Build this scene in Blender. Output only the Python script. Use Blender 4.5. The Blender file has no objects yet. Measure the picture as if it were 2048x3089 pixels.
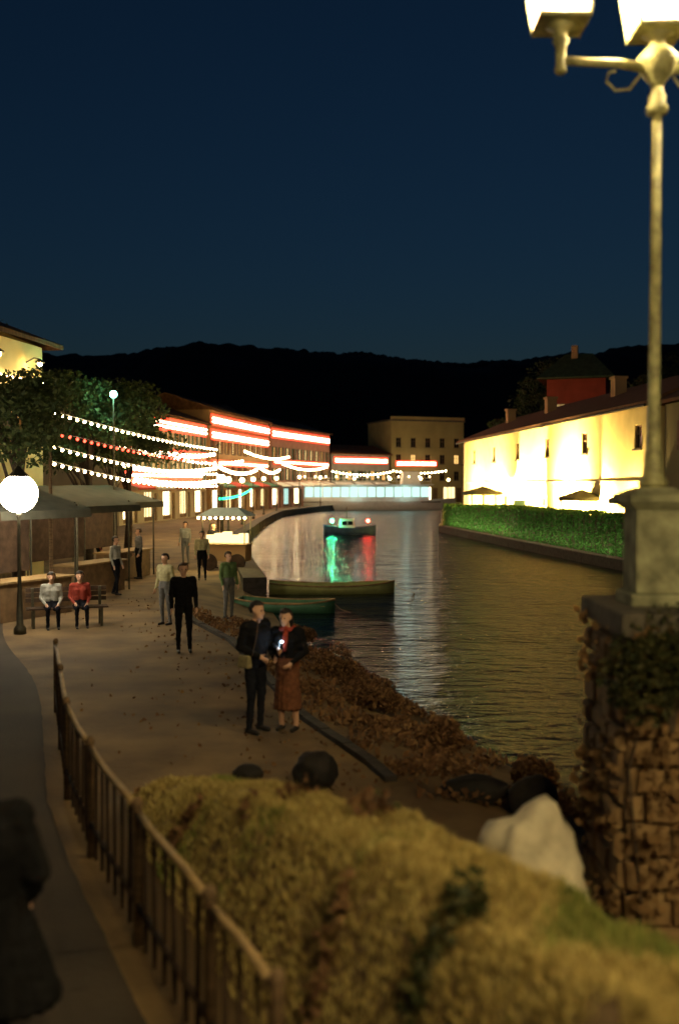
import bpy, bmesh, math, random
import numpy as np
from mathutils import Vector, Matrix, noise as mnoise

R = math.radians
PI = math.pi
random.seed(7)
rng = np.random.default_rng(7)
scene = bpy.context.scene
COL = scene.collection

# ------------------------------------------------------------------ camera
EYE = 3.3
F = 3003.0                       # focal length in photograph pixels (35 mm lens on 36 mm film height)
PITCH = math.atan(89.5 / F)
cam_data = bpy.data.cameras.new('camera')
cam_data.sensor_fit = 'VERTICAL'
cam_data.sensor_height = 36.0
cam_data.sensor_width = 24.0
cam_data.lens = 35.0
cam_data.clip_start = 0.05
cam_data.clip_end = 3000
cam_data.dof.use_dof = True
cam_data.dof.focus_distance = 27.0
cam_data.dof.aperture_fstop = 0.7
cam = bpy.data.objects.new('camera', cam_data)
COL.objects.link(cam)
cam.location = (0, 0, EYE)
cam.rotation_euler = (R(90) - PITCH, 0, 0)
scene.camera = cam

# ------------------------------------------------------------------ night sky, faint moon-like sun, exposure
SUN_EL, SUN_ROT = R(2.0), R(200)
world = bpy.data.worlds.new('World')
scene.world = world
world.use_nodes = True
wn, wl = world.node_tree.nodes, world.node_tree.links
wn.clear()
sky = wn.new('ShaderNodeTexSky')
sky.sky_type = 'NISHITA'
sky.sun_disc = False
sky.sun_elevation = SUN_EL
sky.sun_rotation = SUN_ROT
sky.ozone_density = 4.0
sky.air_density = 1.0
sky.dust_density = 0.2
tint = wn.new('ShaderNodeMix'); tint.data_type = 'RGBA'; tint.blend_type = 'MULTIPLY'
tint.inputs['Factor'].default_value = 1.0
tint.inputs['B'].default_value = (0.80, 0.80, 0.80, 1)
bg = wn.new('ShaderNodeBackground'); bg.inputs['Strength'].default_value = 0.0185
wo = wn.new('ShaderNodeOutputWorld')
wl.new(sky.outputs[0], tint.inputs['A']); wl.new(tint.outputs['Result'], bg.inputs['Color']); wl.new(bg.outputs[0], wo.inputs['Surface'])

sun_d = bpy.data.lights.new('sun', 'SUN'); sun_d.energy = 0.004; sun_d.angle = R(10); sun_d.color = (1.0, 0.85, 0.65)
sun = bpy.data.objects.new('sun', sun_d); COL.objects.link(sun)
sun.rotation_euler = (R(90) - SUN_EL, 0, PI - SUN_ROT)

scene.view_settings.view_transform = 'Standard'
scene.view_settings.look = 'None'
scene.view_settings.exposure = 0.6
scene.view_settings.gamma = 1.0
scene.render.engine = 'CYCLES'
scene.cycles.use_denoising = True
scene.cycles.max_bounces = 6
scene.cycles.sample_clamp_indirect = 4.0
scene.cycles.caustics_reflective = True
scene.cycles.blur_glossy = 0.5

# ------------------------------------------------------------------ helpers
def ray(px, py):
    u, v = (px - 1024.0) / F, (1544.5 - py) / F
    c, s = math.cos(PITCH), math.sin(PITCH)
    return Vector((u, c + v * s, -s + v * c))
def at(px, py, d):               # world point seen at that place of the photograph, d metres ahead
    r = ray(px, py); return Vector((0, 0, EYE)) + r * (d / r.y)
def on(px, py, z):               # the same on the level z
    r = ray(px, py); return Vector((0, 0, EYE)) + r * ((z - EYE) / r.z)

MATS = {}
def mat(name, col, rough=0.8, var=0.0, scale=6.0, bump=0.0, bscale=40.0, spec=0.3, metal=0.0, col2=None, emit=None, estr=0.0, trans=0.0, stretch=None):
    if name in MATS: return MATS[name]
    m = bpy.data.materials.new(name); m.use_nodes = True
    n, l = m.node_tree.nodes, m.node_tree.links
    b = n['Principled BSDF']
    b.inputs['Base Color'].default_value = (*col, 1)
    b.inputs['Roughness'].default_value = rough
    b.inputs['Specular IOR Level'].default_value = spec
    b.inputs['Metallic'].default_value = metal
    tc = n.new('ShaderNodeTexCoord')
    src = tc.outputs['Object']
    if stretch:
        mp = n.new('ShaderNodeMapping'); mp.inputs['Scale'].default_value = stretch
        l.new(src, mp.inputs['Vector']); src = mp.outputs[0]
    if var > 0 or col2:
        t = n.new('ShaderNodeTexNoise'); t.inputs['Scale'].default_value = scale; t.inputs['Detail'].default_value = 6
        l.new(src, t.inputs['Vector'])
        rp = n.new('ShaderNodeValToRGB')
        c2 = col2 if col2 else tuple(max(0, c * (1 - var)) for c in col)
        c1 = col if col2 else tuple(min(1, c * (1 + var * 0.6)) for c in col)
        rp.color_ramp.elements[0].position = 0.35; rp.color_ramp.elements[1].position = 0.68
        rp.color_ramp.elements[0].color = (*c2, 1); rp.color_ramp.elements[1].color = (*c1, 1)
        l.new(t.outputs['Fac'], rp.inputs[0]); l.new(rp.outputs[0], b.inputs['Base Color'])
    if bump > 0:
        t2 = n.new('ShaderNodeTexNoise'); t2.inputs['Scale'].default_value = bscale; t2.inputs['Detail'].default_value = 5
        l.new(src, t2.inputs['Vector'])
        bp = n.new('ShaderNodeBump'); bp.inputs['Strength'].default_value = bump; bp.inputs['Distance'].default_value = 0.02
        l.new(t2.outputs['Fac'], bp.inputs['Height']); l.new(bp.outputs[0], b.inputs['Normal'])
    if emit:
        b.inputs['Emission Color'].default_value = (*emit, 1); b.inputs['Emission Strength'].default_value = estr
    if trans > 0:
        b.inputs['Transmission Weight'].default_value = trans
    MATS[name] = m
    return m

def leafmat(name, c1, c2, c3, rough=0.6):
    if name in MATS: return MATS[name]
    m = bpy.data.materials.new(name); m.use_nodes = True
    n, l = m.node_tree.nodes, m.node_tree.links
    b = n['Principled BSDF']; b.inputs['Roughness'].default_value = rough; b.inputs['Specular IOR Level'].default_value = 0.25
    g = n.new('ShaderNodeNewGeometry')
    rp = n.new('ShaderNodeValToRGB')
    e = rp.color_ramp.elements
    e[0].position = 0.0; e[0].color = (*c1, 1); e[1].position = 1.0; e[1].color = (*c3, 1)
    k = e.new(0.5); k.color = (*c2, 1)
    l.new(g.outputs['Random Per Island'], rp.inputs[0]); l.new(rp.outputs[0], b.inputs['Base Color'])
    tr = n.new('ShaderNodeBsdfTranslucent'); l.new(rp.outputs[0], tr.inputs['Color'])
    mx = n.new('ShaderNodeMixShader'); mx.inputs[0].default_value = 0.3
    l.new(b.outputs[0], mx.inputs[1]); l.new(tr.outputs[0], mx.inputs[2])
    l.new(mx.outputs[0], n['Material Output'].inputs['Surface'])
    MATS[name] = m
    return m

def emis(name, col, strength):
    if name in MATS: return MATS[name]
    m = bpy.data.materials.new(name); m.use_nodes = True
    n, l = m.node_tree.nodes, m.node_tree.links
    n.remove(n['Principled BSDF'])
    e = n.new('ShaderNodeEmission'); e.inputs['Color'].default_value = (*col, 1); e.inputs['Strength'].default_value = strength
    l.new(e.outputs[0], n['Material Output'].inputs['Surface'])
    MATS[name] = m
    return m

class MB:
    """collects shapes; build() links them as one mesh object"""
    def __init__(s): s.v, s.f = [], []
    def add(s, v, f):
        o = len(s.v); s.v += [tuple(p) for p in v]; s.f += [tuple(i + o for i in q) for q in f]; return s
    def box(s, x0, y0, z0, x1, y1, z1):
        v = [(x0,y0,z0),(x1,y0,z0),(x1,y1,z0),(x0,y1,z0),(x0,y0,z1),(x1,y0,z1),(x1,y1,z1),(x0,y1,z1)]
        return s.add(v, [(0,3,2,1),(4,5,6,7),(0,1,5,4),(1,2,6,5),(2,3,7,6),(3,0,4,7)])
    def taper(s, cx, cy, z0, hx0, hy0, z1, hx1, hy1):
        v = [(cx-hx0,cy-hy0,z0),(cx+hx0,cy-hy0,z0),(cx+hx0,cy+hy0,z0),(cx-hx0,cy+hy0,z0),(cx-hx1,cy-hy1,z1),(cx+hx1,cy-hy1,z1),(cx+hx1,cy+hy1,z1),(cx-hx1,cy+hy1,z1)]
        return s.add(v, [(0,3,2,1),(4,5,6,7),(0,1,5,4),(1,2,6,5),(2,3,7,6),(3,0,4,7)])
    def tube(s, pts, rad, n=8, caps=True):
        pts = [Vector(p) for p in pts]
        rs = rad if isinstance(rad, (list, tuple)) else [rad] * len(pts)
        rings, up = [], None
        for i, p in enumerate(pts):
            d = (pts[min(i+1, len(pts)-1)] - pts[max(i-1, 0)]).normalized()
            if up is None:
                up = Vector((0,0,1)) if abs(d.z) < 0.9 else Vector((1,0,0))
            a = d.cross(up)
            if a.length < 1e-5: a = d.cross(Vector((0,1,0.3)))
            a.normalize(); b = d.cross(a).normalized(); up = -b if False else up
            rings.append([p + (a*math.cos(2*PI*k/n) + b*math.sin(2*PI*k/n)) * rs[i] for k in range(n)])
        v = [q for r in rings for q in r]; f = []
        for i in range(len(rings)-1):
            for k in range(n):
                f.append((i*n+k, i*n+(k+1)%n, (i+1)*n+(k+1)%n, (i+1)*n+k))
        if caps:
            f.append(tuple(range(n-1, -1, -1))); f.append(tuple(range((len(rings)-1)*n, len(rings)*n)))
        return s.add(v, f)
    def lathe(s, prof, cx=0, cy=0, cz=0, n=16):
        v, f = [], []
        for r, z in prof:
            for k in range(n):
                a = 2*PI*k/n; v.append((cx + r*math.cos(a), cy + r*math.sin(a), cz + z))
        m = len(prof)
        for i in range(m-1):
            for k in range(n):
                f.append((i*n+k, i*n+(k+1)%n, (i+1)*n+(k+1)%n, (i+1)*n+k))
        f.append(tuple(range(n-1, -1, -1))); f.append(tuple(range((m-1)*n, m*n)))
        return s.add(v, f)
    def ball(s, c, r, n=10, m=7, sz=1.0):
        prof = [(max(r*math.sin(PI*i/m), 0.001), -r*sz*math.cos(PI*i/m)) for i in range(m+1)]
        return s.lathe(prof, c[0], c[1], c[2], n)
    def build(s, name, material, parent=None, smooth=False, bevel=0.0):
        me = bpy.data.meshes.new(name); me.from_pydata(s.v, [], s.f); me.update()
        return link(name, me, material, parent, smooth, bevel)

def link(name, me, material, parent=None, smooth=False, bevel=0.0):
    if material is not None:
        for m in (material if isinstance(material, list) else [material]):
            me.materials.append(MATS[m] if isinstance(m, str) else m)
    o = bpy.data.objects.new(name, me); COL.objects.link(o)
    if parent: o.parent = parent
    if smooth:
        me.polygons.foreach_set('use_smooth', [True] * len(me.polygons))
    if bevel > 0:
        b = o.modifiers.new('bevel', 'BEVEL'); b.width = bevel; b.segments = 2; b.limit_method = 'ANGLE'
    return o

def tag(o, label, cat, group=None):
    o['label'] = label; o['category'] = cat
    if group: o['group'] = group
    return o
def thing(name, label, cat, loc=(0,0,0), rz=0.0, group=None):
    o = bpy.data.objects.new(name, None); COL.objects.link(o)
    o.empty_display_size = 0.2
    o.location = loc; o.rotation_euler = (0, 0, rz)
    return tag(o, label, cat, group)
def structure(o):
    o['kind'] = 'structure'; return o
def copy_tree(o, parent=None):
    c = o.copy(); COL.objects.link(c); c.parent = parent
    for ch in o.children: copy_tree(ch, c)
    return c
def lamp(name, parent, loc, power, col, radius=0.08, spot=None, rot=None):
    d = bpy.data.lights.new(name, 'SPOT' if spot else 'POINT')
    d.energy = power; d.color = col; d.shadow_soft_size = radius
    if spot: d.spot_size = R(spot); d.spot_blend = 0.6
    o = bpy.data.objects.new(name, d); COL.objects.link(o); o.parent = parent; o.location = loc
    if rot: o.rotation_euler = rot
    return o

def leaf_cloud(name, pts, size, material, parent, aspect=0.55, up=0.0, seed=1, kind=None):
    """one quad (two triangles bent along the middle) for each point"""
    g = np.random.default_rng(seed)
    pts = np.asarray(pts, float); n = len(pts)
    d = g.normal(size=(n, 3)); d[:, 2] += up; d /= np.linalg.norm(d, axis=1)[:, None] + 1e-9
    e = np.cross(d, g.normal(size=(n, 3))); e /= np.linalg.norm(e, axis=1)[:, None] + 1e-9
    sz = (size * (0.6 + 0.8 * g.random(n)))[:, None]
    a = pts - d * sz * 0.5; b = pts + e * sz * aspect * 0.5 ; c = pts + d * sz * 0.5; f = pts - e * sz * aspect * 0.5
    v = np.stack([a, b, c, f], 1).reshape(-1, 3)
    me = bpy.data.meshes.new(name)
    me.vertices.add(4 * n); me.vertices.foreach_set('co', v.ravel())
    me.loops.add(4 * n); me.loops.foreach_set('vertex_index', np.arange(4 * n))
    me.polygons.add(n); me.polygons.foreach_set('loop_start', np.arange(0, 4 * n, 4)); me.polygons.foreach_set('loop_total', np.full(n, 4))
    me.update()
    o = link(name, me, material, parent)
    if kind: o['kind'] = kind
    return o

NTH = ['first','second','third','fourth','fifth','sixth','seventh','eighth','ninth','tenth','eleventh','twelfth']

# ------------------------------------------------------------------ materials
mat('ground', (0.20, 0.13, 0.058), 0.9, col2=(0.085, 0.055, 0.028), scale=0.9, bump=0.5, bscale=14)
mat('shaded_ground', (0.055, 0.042, 0.030), 0.92, col2=(0.026, 0.020, 0.015), scale=0.6, bump=0.5, bscale=30)  # colour darkened to paint shade onto the left path
mat('soil', (0.10, 0.068, 0.034), 0.95, 0.5, 5, 0.6, 20)
mat('paving', (0.13, 0.115, 0.09), 0.8, 0.35, 2, 0.3, 20)
mat('quay_stone', (0.12, 0.105, 0.08), 0.9, 0.4, 3, 0.6, 12)
mat('dark_stone', (0.035, 0.03, 0.026), 0.85, 0.4, 6, 0.7, 12)
mat('rubble', (0.34, 0.22, 0.10), 0.92, col2=(0.20, 0.12, 0.055), scale=5, bump=0.8, bscale=18)
mat('mortar', (0.10, 0.07, 0.04), 0.95, 0.4, 8, 0.5, 30)
mat('pale_rock', (0.66, 0.58, 0.40), 0.8, 0.3, 4, 0.9, 11)
mat('black_rock', (0.014, 0.012, 0.011), 0.8, 0.3, 5, 0.6, 12)
mat('hill', (0.010, 0.012, 0.010), 1.0, 0.5, 0.05)
mat('yellow_wall', (0.72, 0.58, 0.26), 0.85, 0.10, 1.2, 0.15, 30)
mat('cream_wall', (0.55, 0.47, 0.32), 0.85, 0.12, 0.8, 0.15, 30)
mat('olive_wall', (0.16, 0.135, 0.07), 0.85, 0.15, 0.5, 0.15, 30)
mat('olive_block', (0.36, 0.30, 0.13), 0.85, 0.15, 0.5, 0.15, 30)
mat('ochre_wall', (0.45, 0.28, 0.13), 0.85, 0.15, 0.8, 0.15, 30)
mat('rose_wall', (0.45, 0.22, 0.16), 0.85, 0.15, 0.8, 0.15, 30)
mat('grey_wall', (0.30, 0.29, 0.27), 0.85, 0.15, 0.8, 0.15, 30)
mat('red_wall', (0.36, 0.07, 0.035), 0.85, 0.2, 0.8, 0.2, 20)
mat('tile', (0.21, 0.10, 0.045), 0.9, 0.4, 3, 0.7, 6, stretch=(6, 1, 1))
mat('green_roof', (0.08, 0.12, 0.05), 0.8, 0.3, 2, 0.4, 8)
mat('frame_wood', (0.16, 0.10, 0.05), 0.7, 0.3, 4)
mat('white_frame', (0.6, 0.58, 0.5), 0.6)
mat('shutter', (0.05, 0.10, 0.06), 0.7, 0.3, 4)
mat('brown_shutter', (0.12, 0.06, 0.03), 0.7, 0.3, 4)
mat('dark_glass', (0.012, 0.014, 0.018), 0.08, spec=0.6)
mat('iron', (0.055, 0.05, 0.032), 0.5, 0.3, 12, 0.2, 60, spec=0.5, metal=0.4)
mat('lamp_paint', (0.42, 0.40, 0.18), 0.5, 0.5, 9, 0.5, 35, spec=0.5)
mat('pedestal_stone', (0.32, 0.32, 0.19), 0.88, 0.5, 5, 0.8, 22)
mat('wood', (0.13, 0.08, 0.04), 0.75, 0.4, 5, 0.5, 30, stretch=(1, 1, 6))
mat('dark_wood', (0.055, 0.033, 0.02), 0.85, 0.4, 5, 0.5, 30)
mat('pale_wood', (0.30, 0.20, 0.09), 0.65, 0.3, 6, 0.4, 30)
mat('bark', (0.07, 0.05, 0.035), 0.95, 0.4, 6, 0.8, 15)
mat('canvas_dark', (0.08, 0.08, 0.06), 0.9, 0.2, 3)
mat('canvas_red', (0.45, 0.05, 0.03), 0.85, 0.2, 3)
mat('canvas_white', (0.7, 0.7, 0.66), 0.8, 0.1, 3)
mat('canvas_green', (0.05, 0.16, 0.09), 0.85, 0.2, 3)
mat('red_halo', (0.5, 0.03, 0.02), 0.5, emit=(1.0, 0.06, 0.025), estr=2.0)  # red halation put into the emission of added boards
mat('boat_white', (0.75, 0.76, 0.74), 0.4, 0.08, 2)
mat('boat_yellow', (0.30, 0.31, 0.11), 0.5, 0.15, 3)
mat('boat_green', (0.06, 0.16, 0.09), 0.5, 0.2, 3)
mat('boat_blue', (0.05, 0.10, 0.22), 0.5, 0.2, 3)
mat('teal_cloth', (0.30, 0.62, 0.58), 0.8, 0.1, 3)
mat('cloth_black', (0.007, 0.007, 0.008), 0.95, 0.3, 20, 0.3, 80, spec=0.08)
mat('cloth_navy', (0.010, 0.011, 0.016), 0.95, 0.3, 20, 0.3, 80, spec=0.08)
mat('cloth_brown', (0.12, 0.045, 0.02), 0.9, 0.3, 20, 0.3, 80)
mat('cloth_red', (0.24, 0.035, 0.022), 0.9, 0.2, 20, 0.3, 80)
mat('cloth_pale', (0.36, 0.33, 0.18), 0.9, 0.2, 20, 0.3, 80)
mat('cloth_white', (0.30, 0.30, 0.27), 0.9, 0.15, 20, 0.3, 80)
mat('cloth_tan', (0.20, 0.17, 0.09), 0.9, 0.3, 20, 0.3, 80)
mat('cloth_grey', (0.12, 0.12, 0.12), 0.9, 0.2, 20, 0.3, 80)
mat('cloth_green', (0.10, 0.16, 0.06), 0.9, 0.2, 20, 0.3, 80)
mat('skin', (0.50, 0.29, 0.19), 0.55, 0.1, 10)
mat('hair', (0.012, 0.009, 0.007), 0.6, 0.3, 40, 0.5, 90)
mat('hair_brown', (0.07, 0.04, 0.02), 0.6, 0.3, 40, 0.5, 90)
mat('shoe', (0.015, 0.013, 0.012), 0.6)
mat('plastic_black', (0.01, 0.01, 0.011), 0.4)
mat('pale_patch', (0.7, 0.7, 0.45), 0.7)
mat('red_patch', (0.45, 0.01, 0.03), 0.7)
emis('lit_warm', (1.0, 0.72, 0.30), 1.6)
emis('lit_amber', (1.0, 0.55, 0.16), 0.9)
emis('lit_bright', (1.0, 0.80, 0.45), 4.0)
emis('lit_cool', (0.60, 1.0, 0.86), 0.85)
emis('lit_dim', (1.0, 0.62, 0.22), 0.25)
emis('tube_white', (1.0, 0.74, 0.45), 14.0)
emis('tube_warm', (1.0, 0.70, 0.36), 18.0)
emis('globe', (1.0, 0.72, 0.32), 18.0)
emis('globe_big', (1.0, 0.86, 0.62), 40.0)
emis('globe_yellow', (1.0, 0.68, 0.25), 60.0)
emis('lightbox', (1.0, 0.78, 0.5), 8.0)
emis('fill_strip_green', (0.75, 1.0, 0.35), 90.0)
emis('fill_strip_dim', (0.85, 1.0, 0.45), 50.0)
emis('bulb_red', (1.0, 0.05, 0.025), 7.0)
emis('bulb_green', (0.02, 1.0, 0.35), 6.0)
emis('bulb', (1.0, 0.72, 0.35), 40.0)
emis('lantern_bulb', (1.0, 0.62, 0.36), 90.0)
emis('green_light', (0.03, 1.0, 0.36), 60.0)
emis('red_light', (1.0, 0.05, 0.03), 40.0)
emis('teal_light', (0.25, 1.0, 0.72), 25.0)
emis('screen', (0.55, 0.78, 1.0), 14.0)
leafmat('leaf_dark', (0.02, 0.035, 0.012), (0.035, 0.055, 0.018), (0.06, 0.075, 0.025))
leafmat('leaf_hedge', (0.03, 0.09, 0.02), (0.05, 0.14, 0.03), (0.08, 0.18, 0.04))
leafmat('leaf_bush', (0.02, 0.03, 0.01), (0.05, 0.055, 0.018), (0.10, 0.09, 0.03))
leafmat('leaf_tree', (0.03, 0.05, 0.018), (0.055, 0.08, 0.025), (0.10, 0.12, 0.04))
leafmat('dry_grass', (0.24, 0.17, 0.05), (0.42, 0.32, 0.105), (0.55, 0.45, 0.17), 0.8)
leafmat('green_grass', (0.10, 0.14, 0.03), (0.20, 0.22, 0.05), (0.32, 0.30, 0.08), 0.8)
leafmat('tan_leaf', (0.12, 0.07, 0.03), (0.22, 0.13, 0.055), (0.34, 0.21, 0.09), 0.85)
leafmat('dry_leaf', (0.09, 0.045, 0.02), (0.16, 0.085, 0.04), (0.24, 0.14, 0.06), 0.85)
# lantern glass: frosted, lets the lamp's light through
mg = bpy.data.materials.new('lantern_glass'); mg.use_nodes = True; MATS['lantern_glass'] = mg
n_, l_ = mg.node_tree.nodes, mg.node_tree.links
n_.remove(n_['Principled BSDF'])
t1 = n_.new('ShaderNodeBsdfTranslucent'); t1.inputs[0].default_value = (1, 0.55, 0.38, 1)
t2 = n_.new('ShaderNodeBsdfTransparent'); t2.inputs[0].default_value = (1, 0.93, 0.8, 1)
t3 = n_.new('ShaderNodeMixShader'); t3.inputs[0].default_value = 0.55
l_.new(t1.outputs[0], t3.inputs[1]); l_.new(t2.outputs[0], t3.inputs[2]); l_.new(t3.outputs[0], n_['Material Output'].inputs['Surface'])
# water
mw = bpy.data.materials.new('water'); mw.use_nodes = True; MATS['water'] = mw
n_, l_ = mw.node_tree.nodes, mw.node_tree.links
b_ = n_['Principled BSDF']; b_.inputs['Base Color'].default_value = (0.006, 0.011, 0.013, 1)
b_.inputs['Roughness'].default_value = 0.06; b_.inputs['IOR'].default_value = 1.33; b_.inputs['Specular IOR Level'].default_value = 0.6
tc = n_.new('ShaderNodeTexCoord')
mp = n_.new('ShaderNodeMapping'); mp.inputs['Scale'].default_value = (0.75, 1.5, 1.0); mp.inputs['Rotation'].default_value = (0, 0, R(-8))
l_.new(tc.outputs['Object'], mp.inputs[0])
w1 = n_.new('ShaderNodeTexNoise'); w1.inputs['Scale'].default_value = 2.6; w1.inputs['Detail'].default_value = 4; w1.inputs['Roughness'].default_value = 0.55
w2 = n_.new('ShaderNodeTexNoise'); w2.inputs['Scale'].default_value = 0.55; w2.inputs['Detail'].default_value = 2
l_.new(mp.outputs[0], w1.inputs['Vector']); l_.new(mp.outputs[0], w2.inputs['Vector'])
ad = n_.new('ShaderNodeMath'); ad.operation = 'MULTIPLY_ADD'; ad.inputs[1].default_value = 1.6
l_.new(w2.outputs['Fac'], ad.inputs[0]); l_.new(w1.outputs['Fac'], ad.inputs[2])
bu = n_.new('ShaderNodeBump'); bu.inputs['Strength'].default_value = 1.0; bu.inputs['Distance'].default_value = 0.15
l_.new(ad.outputs[0], bu.inputs['Height']); l_.new(bu.outputs[0], b_.inputs['Normal'])

# ================================================================== the setting
WATER_Z = -0.6
MB().add([(-14, 5, WATER_Z), (60, 5, WATER_Z), (60, 200, WATER_Z), (-14, 200, WATER_Z)], [(0, 1, 2, 3)]).build('water', 'water')['kind'] = 'structure'

SH_Y = [-5, 9, 11.8, 12.8, 14.0, 17.1, 20.7, 23.7, 27.6, 34, 41, 50, 63, 87, 111, 124, 138, 146, 152, 160]
SH_X = [4.5, 3.9, 3.1, 2.67, 2.22, 1.46, 0.52, -0.74, -1.6, -2.6, -3.6, -4.6, -6.0, -6.5, -6.4, -4.2, -1.1, 6.1, 30, 60]
def shore(y): return float(np.interp(y, SH_Y, SH_X))
FE_Y = [-5, 4.4, 5.35, 6.75, 8.6, 10.3, 14.2]
FE_X = [3.2, -0.24, -0.67, -1.32, -2.15, -2.84, -4.06]
def fence_x(y): return float(np.interp(y, FE_Y, FE_X))
def sst(a, b, x):
    t = min(1.0, max(0.0, (x - a) / (b - a))); return t * t * (3 - 2 * t)
def gz(x, y):
    """height of the near bank"""
    s = shore(y) - x                                   # metres inland from the waterline
    if y < 30: w = 2.6
    else: w = max(0.5, 2.6 - (y - 30) * 0.35)
    if s < 0: z = -0.6 - min(1.0, -s * 0.5)
    else: z = -0.6 + 0.6 * sst(-0.1, w, s)
    if y < 13:
        t = x - fence_x(y)
        pl = float(np.interp(y, [0, 3.2, 4.5, 5.5, 6.8, 8, 9, 10.4], [1.55, 1.52, 1.40, 1.26, 1.09, 0.86, 0.60, 0.1]))
        ye = float(np.interp(x, [-2.4, -1.5, -0.7, 0, 0.6, 0.9, 1.2, 1.5, 2.2], [9.6, 9.2, 8.2, 6.8, 5.6, 4.9, 4.2, 3.6, 2.4]))
        m = pl * sst(0.02, 0.85, t) * (1 - sst(-0.1, 1.4, y - ye))
        bump = mnoise.noise(Vector((x * 1.3, y * 1.3, 3.1))) * 0.10 + mnoise.noise(Vector((x * 3.4, y * 3.4, 8.1))) * 0.05
        m += bump * sst(0.15, 0.8, m)
        z = max(z, z * (1 - sst(0, .3, m)) + m) if m > 0.01 else z
    z += mnoise.noise(Vector((x * 0.5, y * 0.5, 0.7))) * 0.03 * (1 if s > 0.5 else 0)
    return z

ys = list(np.arange(1.2, 14, 0.09)) + list(np.arange(14, 30, 0.25)) + list(np.arange(30, 152, 1.2))
ss = [-2.2, -1.2, -0.5, -0.1] + list(np.arange(0.08, 9.5, 0.1)) + [9.7, 10.2, 11, 12, 14, 17, 21, 27, 36, 50, 80, 130]
gv, gf = [], []
for y in ys:
    sx = shore(y)
    for s in ss: gv.append((sx - s, y, gz(sx - s, y)))
nc = len(ss)
for i in range(len(ys) - 1):
    for j in range(nc - 1):
        a = i * nc + j; gf.append((a, a + nc, a + nc + 1, a + 1))
o = MB().add(gv, gf).build('ground', 'ground', smooth=True); o['kind'] = 'structure'
# path beyond the fence, its shade painted as a dark sheet
def shade_edge(y): return fence_x(y) - 0.16 if y < 14.2 else -4.22 - (y - 14.2) * 0.40 + 0.10 * math.sin(y * 0.7 - 9.9)
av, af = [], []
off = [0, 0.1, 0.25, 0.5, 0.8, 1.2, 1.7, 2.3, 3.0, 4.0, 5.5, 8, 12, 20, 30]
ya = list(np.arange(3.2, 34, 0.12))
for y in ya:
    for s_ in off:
        x = shade_edge(y) - s_ + (0.03 * mnoise.noise(Vector((y * 3, 0, 0))) if s_ == 0 else 0); av.append((x, y, gz(x, y) + (0.010 if s_ else -0.01)))
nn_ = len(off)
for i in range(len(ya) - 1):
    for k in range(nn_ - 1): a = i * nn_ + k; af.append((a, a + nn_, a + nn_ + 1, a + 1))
o = MB().add(av, af).build('path', 'shaded_ground', smooth=True); o['kind'] = 'structure'
# land behind the far row and to the horizon, a little below the bank
MB().add([(-900, 150.5, -0.02), (900, 150.5, -0.02), (900, 1500, -0.02), (-900, 1500, -0.02)], [(3, 2, 1, 0)][::-1]).build('terrain', 'soil')['kind'] = 'structure'

# right bank: land with a low quay wall
RB = [(16.2, 20.0), (14.6, 30.0), (12.6, 42.7), (10.2, 60.0), (7.85, 78.6), (8.6, 84), (11.4, 111.5), (14.5, 138), (20, 150.4)]
BANK_Z = -0.18
top = [(x, y, BANK_Z) for x, y in RB]
v = top + [(140, 150.4, BANK_Z), (140, 20, BANK_Z)]
MB().add(v, [tuple(range(len(v)))]).build('right_bank', 'paving')['kind'] = 'structure'
q = thing('quay_wall', 'low dark quay wall under the hedge on the far bank', 'wall', (12.6, 42.7, WATER_Z))
for i in range(len(RB) - 1):
    (x0, y0), (x1, y1) = RB[i], RB[i + 1]
    d = Vector((x1 - x0, y1 - y0, 0)); L = d.length; d.normalize(); nn = Vector((-d.y, d.x, 0))
    n_seg = max(1, round(L / 3.0))
    for k in range(n_seg):
        a = Vector((x0, y0, 0)) + d * (L * k / n_seg + 0.012); b = Vector((x0, y0, 0)) + d * (L * (k + 1) / n_seg - 0.012)
        m = MB(); pr = 0.03 + 0.03 * random.random()
        w = [a + nn * pr, b + nn * pr, b - nn * 0.35, a - nn * 0.35]
        m.add([(p.x - 12.6, p.y - 42.7, -0.5) for p in w] + [(p.x - 12.6, p.y - 42.7, BANK_Z + 0.05 - WATER_Z) for p in w], [(0,1,5,4),(1,2,6,5),(2,3,7,6),(3,0,4,7),(4,5,6,7)])
        m.build('stone_block', 'dark_stone', q)

ql_ = thing('quay_wall', 'dark stone quay wall curving along the left and far shore', 'wall', (-3.0,36.0,WATER_Z))
yy = 33.0
while yy < 147.5:
    st = 1.7 if yy < 137 else 0.5
    a, b = Vector((shore(yy),yy,0)), Vector((shore(yy+st),yy+st,0)); d = (b-a).normalized(); a += d*0.01; b -= d*0.01; nn = Vector((d.y,-d.x,0)); pr = random.uniform(0.02,0.06)
    w = [a+nn*pr,b+nn*pr,b-nn*0.75,a-nn*0.75]
    for z0,z1 in ((-0.4,0.33),(0.34,0.74)):
        m = MB().add([(p.x+3,p.y-36,z0) for p in w]+[(p.x+3,p.y-36,z1) for p in w],[(0,1,5,4),(1,2,6,5),(2,3,7,6),(3,0,4,7),(4,5,6,7)]).build('stone_block','dark_stone',ql_)
    yy += st

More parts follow.
